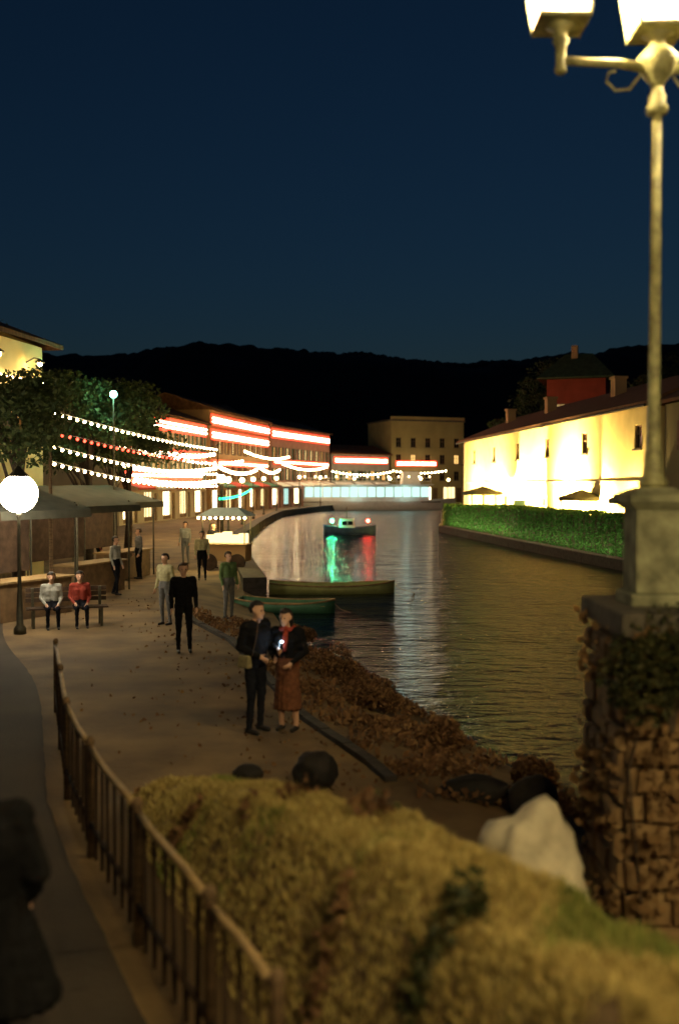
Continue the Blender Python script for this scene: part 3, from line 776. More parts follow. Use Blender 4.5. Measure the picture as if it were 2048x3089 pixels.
g = np.random.default_rng(88); P = []
for k in range(3000):
    if g.random() < 0.62: p = (2.2+g.random()*1.9, 7.56-abs(g.normal(0,0.05)), -0.9+g.random()*3.1)
    else: p = (2.16-abs(g.normal(0,0.05)), 7.6+g.random()*1.15, -0.9+g.random()*3.1)
    if mnoise.noise(Vector(p)*2.2)+0.5*mnoise.noise(Vector(p)*5.5)+0.16 < g.random()*0.45: continue
    P.append(p)
cr = thing('creeper', 'brown dry creeper clinging to the stone pier at the right', 'plant', (2.2,7.55,-0.9))
leaf_cloud('foliage', np.array(P)-np.array([2.2,7.55,-0.9]), 0.085, 'tan_leaf', cr, 0.8, 0.0, 12)
for k in range(6):
    x = 0.1+0.32*k; MB().tube([(x,-0.02,0),(x+0.12*math.sin(k),-0.03,1.0),(x-0.1*math.cos(k*2),-0.03,2.0),(x+0.1,-0.02,2.8)],[0.016,0.012,0.009,0.004],5).build('stem','bark',cr)

# bush spilling over the pier in front of the pedestal
def bush(label, loc, rx, ry, rz, n, size, material, seed, name='bush', cat='bush', group=None, lumps=9, parent=None):
    t = thing(name, label, cat, loc, 0, group)
    g = np.random.default_rng(seed); P = []
    lc = g.normal(size=(lumps,3)); lc /= np.linalg.norm(lc,axis=1)[:,None]; lc *= 0.55
    lc[:,2] = np.abs(lc[:,2])
    for k in range(lumps):
        m = n//lumps
        v = g.normal(size=(m,3)); v /= np.linalg.norm(v,axis=1)[:,None]; r = g.uniform(0.3,0.5)*(0.6+0.4*g.random(m)**0.4)
        P.append(lc[k]+v*r[:,None])
    P = np.concatenate(P)*[rx,ry,rz]; P[:,2] += rz*0.35; P = P[P[:,2] > 0.0]
    leaf_cloud('foliage', P, size, material, t, seed=seed)
    m = MB(); rnd = random.Random(seed)
    for k in range(7):
        a = rnd.uniform(0,2*PI); e = rnd.uniform(0.3,0.8)
        m.tube([(0,0,-0.05),(0.3*rx*math.cos(a)*e,0.3*ry*math.sin(a)*e,0.4*rz),(0.7*rx*math.cos(a)*e,0.7*ry*math.sin(a)*e,0.85*rz)],[0.02,0.014,0.006],5)
    m.build('stem','bark',t)
    return t
bush('dark green shrub bulging over the stone pier below the lamp pedestal', (2.52,7.5,1.45), 0.66,0.42,0.72, 5200, 0.05, 'leaf_bush', 31, lumps=16)
bush('dark green shrub behind the pier shrub at the right edge', (3.3,7.35,1.55), 0.6,0.4,0.6, 3600, 0.05, 'leaf_bush', 32, lumps=14)

# ================================================================== quay lamps on the far and left quay
def quay_lamp(label, loc, h, r, glob, power=0, col=(1,0.7,0.32)):
    t = thing('quay_lamp', label, 'street lamp', loc, 0, 'lamps along the quay')
    MB().lathe([(0.14,0),(0.14,0.12),(0.08,0.2),(0.06,0.8),(0.045,1.0),(0.035,h-0.2),(0.06,h-0.12),(0.05,h-0.06)],n=10).build('post','iron',t,True)
    MB().ball((0,0,h+r*0.85),r,12,8).build('globe',glob,t,True)
    MB().lathe([(r*0.6,h+r*1.72),(r*0.35,h+r*1.95),(0.02,h+r*2.3)],n=10).build('cap','iron',t)
    if power: lamp('quay_lamp_light', t, (0,0,h+r*0.85-r-0.08), power, col, 0.12)
    return t
ql = [(46,3.3),(56,3.3),(66,3.3),(78,3.3),(90,3.4),(102,3.5),(114,3.6),(126,3.8),(137,3.8)]
for k,(y,h) in enumerate(ql):
    quay_lamp('%s globe lamp along the left quay counted from the near end' % NTH[k], (shore(y)-1.3, y, gz(shore(y)-1.3, y)), h, 0.2, 'globe', 60 if k < 3 else 100)
for k,(x,y) in enumerate(((2.2,149.6),(7.6,150.2),(12.2,150.0),(16.4,150.2))):
    quay_lamp('%s globe lamp along the far end quay counted from the left' % NTH[k], (x, y, -0.18 if k == 3 else 0), 3.7, 0.2, 'globe_yellow' if k in (1, 2) else 'globe', 120)
# added bulb strings over the quay, laid along smeared light trails
sl = [((-8.2,66,4.6),(-7.4,90,4.6),22,0.5),((-7.3,90,4.9),(-6.8,114,4.9),22,0.5),((-6.6,114,5.6),(-1.6,137,5.6),24,0.6),((-1.2,140,5.0),(7.8,149.6,5.0),18,0.5),((7.8,149.8,5.2),(16.2,149.8,5.2),16,0.4),((-13.6,76,5.6),(-9.6,100,5.6),20,0.5),((-9.6,100,6.6),(-6.2,124,6.6),20,0.5),((-11.5,50,5.3),(-8.2,66,5.3),24,0.35),((-11.2,50,4.3),(-8.0,66,4.4),24,0.3),((-9.9,48,3.6),(-7.2,66,3.7),24,0.3)]
for k,(a,b,n,s) in enumerate(sl):
    added_string('%s added string of warm bulbs over the quay counted from the left' % NTH[k], a, b, n, s, 'bulb', 0.11)

for lab,x,y,h in (('added tall pole at the third stall carrying light strings',-8.0,27.6,5.4),('added tall pole at the quay edge carrying light strings',-5.75,47.2,5.0)):  # poles added only to carry the bulb strings
    t = thing('added_pole', lab, 'pole', (x,y,gz(x,y)), 0, 'added poles of the light strings')
    MB().lathe([(0.08,-0.1),(0.06,0.6),(0.04,h)],n=8).build('pole','wood',t); MB().lathe([(0.05,h),(0.07,h+0.04),(0.01,h+0.12)],n=8).build('finial','iron',t)
for k,(z0,z1,mm,lab) in enumerate(((5.3,4.9,'bulb','highest added near string of warm bulbs between the two tall poles'),(4.75,4.3,'bulb_red','added near string of red bulbs between the two tall poles'),(4.35,3.75,'bulb','added near string of warm bulbs below the red bulbs'),(3.9,3.2,'bulb','lowest added near string of warm bulbs between the two tall poles'))):  # added strings trace the slanting light trails
    added_string(lab, (-8.0,27.6,z0), (-5.75,47.2,z1), 34, 0.12+0.05*k, mm, 0.045, 'added light strings between the tall poles')
added_string('added string of green bulbs low along the left quay', (-5.75,47.2,2.6), (-7.6,86.0,2.8), 40, 0.2, 'bulb_green', 0.06, 'added light strings between the tall poles')

# ================================================================== boats
def hull(L, W, H, n=14, flare=0.75):
    """open hull along x, keel at z = 0"""
    m = MB(); rings = []
    for i in range(n+1):
        u = i/n; x = -L/2 + L*u
        w = W/2*(1-abs(2*u-1)**3.0)**0.7 if u > 0.5 else W/2*(0.75+0.25*(1-(1-2*u)**2))
        w = max(w, 0.02); sheer = H*(1+0.28*(2*u-1)**2)
        rings.append([(x,-w,sheer),(x,-w*0.92,sheer*0.55),(x,-w*0.5,0.04),(x,0,0),(x,w*0.5,0.04),(x,w*0.92,sheer*0.55),(x,w,sheer)])
    v = [p for r in rings for p in r]; f = []
    for i in range(n):
        for k in range(6):
            a = i*7+k; f.append((a,a+1,a+8,a+7))
    f.append(tuple(range(7))); 
    m.add(v, f); return m, rings
def rowboat(label, loc, rz, L, W, H, paint):
    t = thing('rowing_boat', label, 'boat', loc, rz, 'small boats on the near water')
    m, rings = hull(L, W, H)
    o = m.build('hull', paint, t, True); s = o.modifiers.new('thick','SOLIDIFY'); s.thickness = 0.035
    for sgn in (0, 6):
        MB().tube([Vector(r[sgn])+Vector((0,0,0.015)) for r in rings],0.03,6).build('gunwale','pale_wood',t)
    for u in (-0.22, 0.08, 0.3):
        w = W*0.44*(1 if u < 0.2 else 0.78); MB().box(L*u-0.12,-w,H*0.66,L*u+0.12,w,H*0.71).build('thwart','pale_wood',t)
    for sg in (-1,1):
        oar = MB().tube([(-L*0.32,sg*0.2,H*0.8),(L*0.28,sg*0.32,H*0.86)],0.02,6).box(L*0.28,sg*0.32-0.06,H*0.84,L*0.28+0.42,sg*0.32+0.06,H*0.865).build('oar','pale_wood',t)
    MB().tube([(L*0.48,0,H*1.1),(L*0.56,-0.1,H*0.6),(L*0.66,-0.15,0.14)],0.012,5).build('mooring_rope','pale_wood',t)
    return t
rowboat('pale yellow rowing boat floating off the near bank behind the couple', (-0.25,35.0,WATER_Z-0.14), R(4), 4.4, 1.35, 0.42, 'boat_yellow')
rowboat('small green rowing boat pulled in at the bank behind the couple', (-1.6,30.0,WATER_Z-0.1), R(-12), 3.0, 1.2, 0.38, 'boat_green')
# small motor boat with green and red lights
t = thing('motor_boat', 'small moored motor boat with a green and a red light', 'boat', (0.75,74,WATER_Z-0.15), R(2))
m, rings = hull(3.9,1.5,0.7); o = m.build('hull','boat_blue',t,True)
MB().box(-1.7,-0.5,0.52,1.0,0.5,0.58).build('deck','pale_wood',t)
cb = MB().taper(-0.2,0,0.582,0.6,0.42,1.3,0.5,0.36).box(-0.75,-0.42,1.302,0.35,0.42,1.35).build('cabin','boat_white',t)
for x in (-0.58,-0.14): MB().box(x,-0.43,0.9,x+0.36,-0.385,1.18).build('window','dark_glass',cb)
MB().tube([(-0.2,0,1.35),(-0.2,0,2.2)],0.03,6).build('mast','iron',t)
for x,mm,cc,pw in ((-1.3,'green_light',(0.05,1,0.4),150),(1.35,'red_light',(1,0.08,0.05),40)):
    b = MB().tube([(x,-0.3,0.5),(x,-0.3,1.1)],0.025,6).build('light_stand','iron',t)
    MB().ball((x,-0.3,1.2),0.13,10,6).build('navigation_light',mm,b)
    lamp('navigation_light_glow', t, (x,-0.52,1.2), pw, cc, 0.08)
# long lit excursion boat at the far end of the water
t = thing('excursion_boat', 'long white excursion boat with bright cool lit saloon windows at the far quay', 'boat', (5.0,140.5,WATER_Z-0.5), R(5))
m, rings = hull(23,4.6,1.7,20); m.build('hull','boat_white',t,True)
MB().box(-10.5,-2.0,1.6,9.0,2.0,1.72).build('deck','paving',t)
sal = MB().box(-10.0,-1.75,1.722,7.4,1.75,2.35).box(-10.0,-1.75,3.75,7.4,1.75,4.0).build('saloon','boat_white',t)
nw = 14
for k in range(nw+1):
    x = -10.0 + 17.4*k/nw
    MB().box(x-0.07 if k else x,-1.74,2.352,x+0.07 if k < nw else x,-1.62,3.748).build('window_post','boat_white',sal)
for k in range(nw):
    x0 = -10.0+17.4*k/nw+0.075; x1 = -10.0+17.4*(k+1)/nw-0.075
    MB().box(x0,-1.66,2.355,x1,-1.635,3.745).build('window_pane','lit_cool',sal)
rf = MB().box(-10.6,-2.1,4.002,8.0,2.1,4.12).build('roof_deck','boat_white',t)
for k in range(16):
    x = -10.4+k*1.2; MB().tube([(x,-2.02,4.12),(x,-2.02,5.0)],0.025,5).build('rail_post','boat_white',rf)
for z in (4.55,5.0): MB().tube([(-10.4,-2.02,z),(7.6,-2.02,z)],0.025,5).build('rail','boat_white',rf)
for k in range(13):
    MB().ball((-10+k*1.45,-2.1,5.2),0.1,8,5).build('deck_bulb','globe',rf)
MB().taper(5.0,0,4.122,1.3,1.2,5.9,1.1,1.0).build('wheelhouse','boat_white',t)
lamp('saloon_light', t, (-3,-2.9,3.0), 40, (0.6,1.0,0.86), 0.3); lamp('saloon_light', t, (4,-2.9,3.0), 40, (0.6,1.0,0.86), 0.3)

# ================================================================== market stalls at the left, with the brightest lamp
def stall(label, loc, rz, W, pane, power, cloth, big=False):
    t = thing('market_stall', label, 'stall', loc, rz, 'market stalls at the left')
    for x in (-W/2,W/2):
        for y in (-0.7,0.9): MB().tube([(x,y,0),(x,y,2.75 if y < 0 else 3.1)],0.03,6).build('post','iron',t)
    n = 8; m = MB()
    for k in range(n):
        a = -W/2-0.2+(W+0.4)*k/n; b = -W/2-0.2+(W+0.4)*(k+1)/n
        m.add([(a,-1.0,2.62),(b,-1.0,2.62),(b,1.1,3.2),(a,1.1,3.2),(a,-1.01,2.42),(b,-1.01,2.42)],[(0,1,2,3),(4,5,1,0)])
    m.build('canopy',cloth,t)
    c = MB().box(-W/2+0.1,-0.6,0,W/2-0.1,0.1,0.9).build('counter','frame_wood',t)
    MB().box(-W/2+0.02,-0.68,0.903,W/2-0.02,0.18,0.95).build('counter_top','pale_wood',c)
    MB().tube([(-W/2+0.15,-0.75,2.5),(W/2-0.15,-0.75,2.5)],0.05,8).build('light_tube',pane,t)
    MB().box(-W/2+0.1,0.85,1.0,W/2-0.1,0.9,2.9).build('back_panel','dark_wood',t)
    lamp('stall_light', t, (0,-0.4,2.35), power, (1.0,0.74,0.40), 0.2)
    return t
stall('first market stall from the left edge with brilliant white light', (-7.9,24.5,0), R(62), 2.6, 'globe_big', 30, 'canvas_dark', True)
stall('second market stall from the left edge, dark canopy under the trees', (-7.6,29.5,0), R(70), 2.8, 'tube_white', 14, 'canvas_dark')
stall('third market stall from the left edge, dark canopy beyond the trees', (-7.7,34.5,0), R(75), 2.8, 'tube_white', 14, 'canvas_dark')
quay_lamp('tall lamp with large white globe at the left edge beside the first stall', (-6.95,21.6,gz(-6.95,21.6)), 2.7, 0.42, 'globe_big', 15, (1,0.80,0.5))

# ================================================================== trees
def tree(label, loc, h, r, n, size, material, seed, trunk_h=2.0, group='trees on the left bank'):
    t = thing('tree', label, 'tree', loc, 0, group)
    rnd = random.Random(seed); g = np.random.default_rng(seed)
    P = [(0,0,-0.1),(0.08,0.02,trunk_h*0.5),(0.03,0.1,trunk_h),(0.1,0.05,h*0.62),(0.0,0.0,h*0.85)]
    trunk = MB().tube(P,[0.2,0.16,0.14,0.08,0.02],9).build('trunk','bark',t,True)
    pts = []; nl = 26
    for k in range(nl):
        a = rnd.uniform(0,2*PI); e = rnd.uniform(-0.35,1.0); rad = r*math.sqrt(max(0.05,1-e*e*0.85))*rnd.uniform(0.45,0.95)
        zc = trunk_h+(h-trunk_h)*(0.45+0.42*e); c = Vector((rad*math.cos(a),rad*math.sin(a),zc))
        if k < 12:
            s = rnd.uniform(0.6,1.0)*trunk_h+0.25*(zc-trunk_h)
            MB().tube([(0.05,0.04,s),(c.x*0.45,c.y*0.45,s+(zc-s)*0.6),(c.x*0.9,c.y*0.9,zc)],[0.06,0.04,0.012],6).build('limb','bark',trunk)
        m = n//nl; v = g.normal(size=(m,3)); v /= np.linalg.norm(v,axis=1)[:,None]
        q = np.array(c) + v*((r*rnd.uniform(0.26,0.46))*(g.random(m)**0.45))[:,None]*[1,1,0.75]
        pts.append(q)
    leaf_cloud('crown', np.concatenate(pts), size, material, t, seed=seed)
    return t
tree('leafy tree at the left edge in front of the yellow corner house', (-8.5,26.2,0), 6.3, 1.7, 8200, 0.15, 'leaf_tree', 41, 3.2)
tree('broad tree right of the yellow corner house', (-9.6,38.0,0), 8.0, 2.4, 9000, 0.19, 'leaf_tree', 42, 2.6)
tree('tree behind the third market stall', (-9.8,46.0,0), 8.3, 2.4, 9000, 0.19, 'leaf_tree', 43, 2.8)
tree('dark tree standing before the leftmost shop house of the far row', (-13.8,60.0,0), 9.0, 2.8, 9000, 0.22, 'leaf_dark', 44, 3.0)
tree('dark tree far left behind the corner house roof', (-15.5,42.0,0), 10.6, 3.0, 9000, 0.22, 'leaf_dark', 45, 3.2)
for k,(x,y,h,r) in enumerate(((21.5,98,9.5,3.0),(33,104,12,3.6),(17.5,103,10.5,3.0),(27,128,17,4.5),(40,120,17,4.5))):
    tree(['dark tree behind the roof of the yellow house, nearest','tall dark tree right of the red hillside house','dark tree behind the left end of the yellow house','large dark tree above and behind the red hillside house','large dark tree furthest right on the slope'][k], (x,y,0.0 if k in (0,2) else 3.0), h, r, 5200, 0.34, 'leaf_dark', 50+k, 3.0, 'trees behind the yellow house')
# coloured lamp in the second tree
t = thing('tree_lamp', 'teal lamp on a thin pole among the branches of the broad tree', 'street lamp', (-8.0,35.4,0))
MB().lathe([(0.1,0),(0.1,0.1),(0.04,0.2),(0.03,6.3)],n=8).build('post','iron',t)
MB().ball((0,0,6.42),0.13,10,6).build('globe','teal_light',t); lamp('tree_lamp_light', t, (0,-0.3,6.4), 110, (0.3,1.0,0.75), 0.1)

# ================================================================== fence between path and grass bank
fe = thing('fence', 'rustic wooden fence with rounded top rail along the path at the left', 'fence', (-1.3,6.75,0))
FO = Vector((-1.3,6.75,0))
posts_y = [14.2,12.2,10.3,8.7,7.0,5.45,4.5]
def fpt(y, z): return Vector((fence_x(y), y, z)) - FO
for i,y in enumerate(posts_y):
    base = gz(fence_x(y)-0.05, y); p = fpt(y, 0)
    MB().lathe([(0.036,base-0.3),(0.034,1.0),(0.04,1.02),(0.036,1.05),(0.015,1.07)],p.x,p.y,0,10).build('post','wood',fe,True)
for i in range(len(posts_y)-1):
    y0,y1 = posts_y[i],posts_y[i+1]
    MB().tube([fpt(y0+(y1-y0)*t, 0.97+0.018*math.sin(t*5+i)) for t in (0,.25,.5,.75,1)],0.027,10).build('top_rail','pale_wood',fe,True)
    MB().tube([fpt(y0+(y1-y0)*t, 0.30) for t in (0.02,.5,.98)],0.025,7).build('lower_rail','dark_wood',fe,True)
    L = (fpt(y0,0)-fpt(y1,0)).length; n = max(3,int(L/0.24))
    for k in range(1,n):
        y = y0+(y1-y0)*k/n; p = fpt(y,0); h = 0.93
        MB().tube([(p.x,p.y,0.06),(p.x+random.uniform(-.01,.01),p.y+random.uniform(-.01,.01),h)],[0.018,0.015],6).build('picket','dark_wood',fe)

kb = thing('kerb', 'dark stone kerb between the path and the slope to the water', 'kerb', (-0.3,13.0,0))
y = 10.9
while y < 29:
    e = lambda q: Vector((shore(q)-2.72, q, 0))
    a, b = e(y), e(y+0.7); d = (b-a).normalized(); a += d*0.008; b -= d*0.008; nn = Vector((d.y,-d.x,0)); tz = gz(a.x,a.y)+0.07+random.uniform(-.008,.008)
    w = [a, b, b-nn*0.14, a-nn*0.14]
    MB().add([(p.x+0.3,p.y-13,-0.25) for p in w]+[(p.x+0.3,p.y-13,tz) for p in w],[(0,1,5,4),(1,2,6,5),(2,3,7,6),(3,0,4,7),(4,5,6,7)]).build('kerb_stone','dark_stone',kb)
    y += (e(y+0.7)-e(y)).length/1.0*0.7/((e(y+0.7)-e(y)).length)

ct = thing('snack_cart', 'small snack cart glowing yellow at the quay edge behind the couple', 'cart', (-4.25,37.6,gz(-4.25,37.6)), R(-12))
MB().box(-0.85,-0.4,0.35,0.85,0.4,0.95).build('body','ochre_wall',ct); MB().box(-0.9,-0.5,0.953,0.9,0.45,1.0).build('counter','pale_wood',ct)
for x in (-0.55,0.55):
    w = MB().lathe([(0.3,-0.03),(0.32,-0.01),(0.32,0.01),(0.3,0.03)],n=18)
    w.v = [(p[0]+x,p[2]-0.46,p[1]+0.32) for p in w.v]; w.build('wheel','dark_wood',ct)
for x in (-0.82,0.82):
    for y_ in (-0.42,0.38): MB().tube([(x,y_,1.0),(x,y_,2.05)],0.02,6).build('post','iron',ct)
MB().taper(0,0,2.05,1.0,0.62,2.35,0.5,0.2).build('canopy','canvas_white',ct)
for k in range(5): MB().box(-0.78+0.32*k,-0.12,1.02,-0.52+0.32*k,0.3,1.32+0.06*(k%3)).build('display_case','lit_warm',ct)
for k in range(9): MB().ball((-0.9+0.225*k,-0.63,1.98),0.05,8,5).build('bulb','globe_yellow',ct)
lamp('cart_light', ct, (0,-0.1,1.9), 120, (1.0,0.74,0.28), 0.1)

# ================================================================== rocks
def rock(label, loc, sx, sy, sz, material, seed, cat='boulder', sub=4, rough=0.16):
    bm = bmesh.new(); bmesh.ops.create_icosphere(bm, subdivisions=sub, radius=1)
    for v in bm.verts:
        p = v.co.copy(); k = 1+rough*mnoise.noise(p*1.3+Vector((seed,0,0)))+rough*0.35*mnoise.noise(p*3.5+Vector((0,seed,0)))
        v.co = Vector((p.x*sx*k,p.y*sy*k,p.z*sz*k))
    me = bpy.data.meshes.new('boulder'); bm.to_mesh(me); bm.free()
    o = link('boulder', me, material, None, True); o.location = loc
    return tag(o, label, cat, 'boulders on the bank')
rock('large pale rounded boulder catching the lamp light behind the grass crest', (1.36,6.9,0.5), 0.36,0.32,0.56, 'pale_rock', 3, rough=0.34)
rock('round black boulder standing beside the path below the couple', (-0.26,10.7,0.18), 0.235,0.2,0.21, 'black_rock', 5, rough=0.2)
rock('low flat black boulder left of the round black boulder', (-1.02,11.0,0.06), 0.17,0.14,0.10, 'black_rock', 8)
rock('black boulder just behind the pale boulder', (2.0,10.2,0.02), 0.26,0.22,0.25, 'black_rock', 11)
rock('long black boulder left of the pale boulder at the slope', (1.45,10.5,0.02), 0.36,0.2,0.17, 'black_rock', 14)

# ================================================================== vegetation on the banks
def blades(name, P, hmin, hmax, width, material, seed, lean=0.5):
    g = np.random.default_rng(seed); n = len(P); P = np.asarray(P)
    a = g.random(n)*2*PI; h = g.uniform(hmin,hmax,n); w = width*g.uniform(0.6,1.4,n)
    d = np.stack([np.cos(a),np.sin(a),np.zeros(n)],1); side = np.stack([-np.sin(a),np.cos(a),np.zeros(n)],1)
    ln = (lean*g.random(n)*h)
    p0 = P-side*w[:,None]/2; p1 = P+side*w[:,None]/2
    mid = P+d*(ln*0.35)[:,None]+np.array([0,0,1])*(h*0.6)[:,None]; tip = P+d*ln[:,None]+np.array([0,0,1])*h[:,None]
    m0 = mid-side*w[:,None]*0.35; m1 = mid+side*w[:,None]*0.35
    v = np.stack([p0,p1,m1,m0,tip],1).reshape(-1,3); k = np.arange(n)*5
    loops = np.stack([k,k+1,k+2,k+3,k+3,k+2,k+4],1).ravel()
    me = bpy.data.meshes.new(name); me.vertices.add(5*n); me.vertices.foreach_set('co',v.ravel())
    me.loops.add(7*n); me.loops.foreach_set('vertex_index',loops)
    st = np.stack([np.arange(n)*7,np.arange(n)*7+4],1).ravel(); tt = np.tile([4,3],n)
    me.polygons.add(2*n); me.polygons.foreach_set('loop_start',st); me.polygons.foreach_set('loop_total',tt); me.update()
    return link(name, me, material)
g = np.random.default_rng(77)
dry, green, litter = [], [], []
while len(dry)+len(green) < 64000:
    y = g.uniform(2.6,9.9); x = g.uniform(fence_x(y)+0.12, 2.4)
    z = gz(x,y)
    if z < 0.25: continue
    den = mnoise.noise(Vector((x*1.9,y*1.9,5.0)))+0.5*mnoise.noise(Vector((x*5,y*5,1.0)))
    if den < -0.75+g.random()*0.35: continue
    gr = mnoise.noise(Vector((x*1.1+9,y*1.1,2.0)))
    (green if gr > 0.12+0.2*g.random() else dry).append((x,y,z-0.01))
o = blades('dry_grass', dry, 0.02, 0.07, 0.013, 'dry_grass', 5, 1.1); o['kind']='stuff'; tag(o,'dry yellow brown grass covering the bank in the foreground','grass')
o = blades('green_grass', green, 0.02, 0.07, 0.013, 'green_grass', 6, 1.0); o['kind']='stuff'; tag(o,'green grass patches among the dry grass in the foreground','grass')
lv, lv2 = [], []
for k in range(60000):
    y = g.uniform(2.6,9.8); x = g.uniform(fence_x(y)+0.15, 2.4); z = gz(x,y)
    if z < 0.25: continue
    a = mnoise.noise(Vector((x*1.7+3,y*1.7,12.0)))+0.6*mnoise.noise(Vector((x*4,y*4,14.0)))
    b = mnoise.noise(Vector((x*1.3-7,y*1.3,22.0)))+0.5*mnoise.noise(Vector((x*3.2,y*3.2,24.0)))
    if a > 0.66+0.2*g.random(): lv.append((x,y,z+0.03+0.12*g.random()))
    elif b > 0.40+0.3*g.random(): lv2.append((x,y,z+0.03+0.12*g.random()))
o = leaf_cloud('leafy_ground_cover', lv, 0.06, 'leaf_bush', None, 0.7, 0.4, 15, 'stuff'); tag(o,'dark leafy ground cover patches between the dry grass in the foreground','ground cover')
o = leaf_cloud('fallen_leaves', lv2, 0.07, 'dry_leaf', None, 0.7, 0.4, 16, 'stuff'); tag(o,'brown fallen leaves caught in the dry grass in the foreground','leaves')
pl_ = []
for k in range(420):
    y = 10.5+g.random()**1.5*18; x = shore(y)-2.8-abs(g.normal(0,1.3)); pl_.append((x,y,gz(x,y)+0.012))
o = leaf_cloud('path_leaves', pl_, 0.07, 'dry_leaf', None, 0.7, 0.0, 17, 'stuff'); tag(o,'scattered dry leaves lying on the path beside the kerb','leaves')
# brown undergrowth on the slope between path and water
for k in range(16000):
    y = 10.2+g.random()*15; s = g.uniform(0.15,2.7); x = shore(y)-s
    if mnoise.noise(Vector((x*1.2,y*1.2,9)))+0.25 < g.random()*0.7: continue
    litter.append((x,y,gz(x,y)+0.03+g.random()*0.10))
o = leaf_cloud('undergrowth', litter, 0.11, 'dry_leaf', None, 0.5, 0.6, 9, 'stuff'); tag(o,'brown low undergrowth on the slope down to the water','ground cover')
for k,(y,s,r,h) in enumerate(((13.2,1.2,0.42,0.4),(15.6,1.3,0.5,0.42),(18.4,1.2,0.55,0.5),(12.0,0.7,0.4,0.35),(21.6,1.0,0.55,0.5))):
    x = shore(y)-s
    bush(['brown shrub on the slope right of the couple, nearest the path','brown shrub on the slope beside the water, behind the couple','brown shrub at the water edge further along the slope','low brown shrub at the water nearest the black boulders','brown shrub at the water edge furthest along the slope'][k], (x,y,gz(x,y)-0.02), r, r, h, 1500, 0.08, 'dry_leaf', 60+k, 'shrub', 'shrub', 'shrubs on the slope', 8)

# ================================================================== people
def capsule(bm, p0, r0, p1, r1, n=10):
    p0, p1 = Vector(p0), Vector(p1); d = p1-p0; L = d.length
    if L < 1e-6: d = Vector((0,0,1))
    d.normalize(); a = d.cross(Vector((0,0,1)) if abs(d.z) < 0.9 else Vector((1,0,0))).normalized(); b = d.cross(a)
    rings = []
    for i in range(5): t = -PI/2+PI/2*(i+0.35)/5; rings.append((p0+d*(r0*math.sin(t)), r0*math.cos(t)))
    for i in range(5): t = PI/2*(i+0.65)/5; rings.append((p1+d*(r1*math.sin(t)), r1*math.cos(t)))
    vs = [[bm.verts.new(c+(a*math.cos(2*PI*k/n)+b*math.sin(2*PI*k/n))*r) for k in range(n)] for c,r in rings]
    for i in range(len(vs)-1):
        for k in range(n): bm.faces.new((vs[i][k],vs[i+1][k],vs[i+1][(k+1)%n],vs[i][(k+1)%n]))
    bm.faces.new(vs[0]); bm.faces.new(list(reversed(vs[-1])))

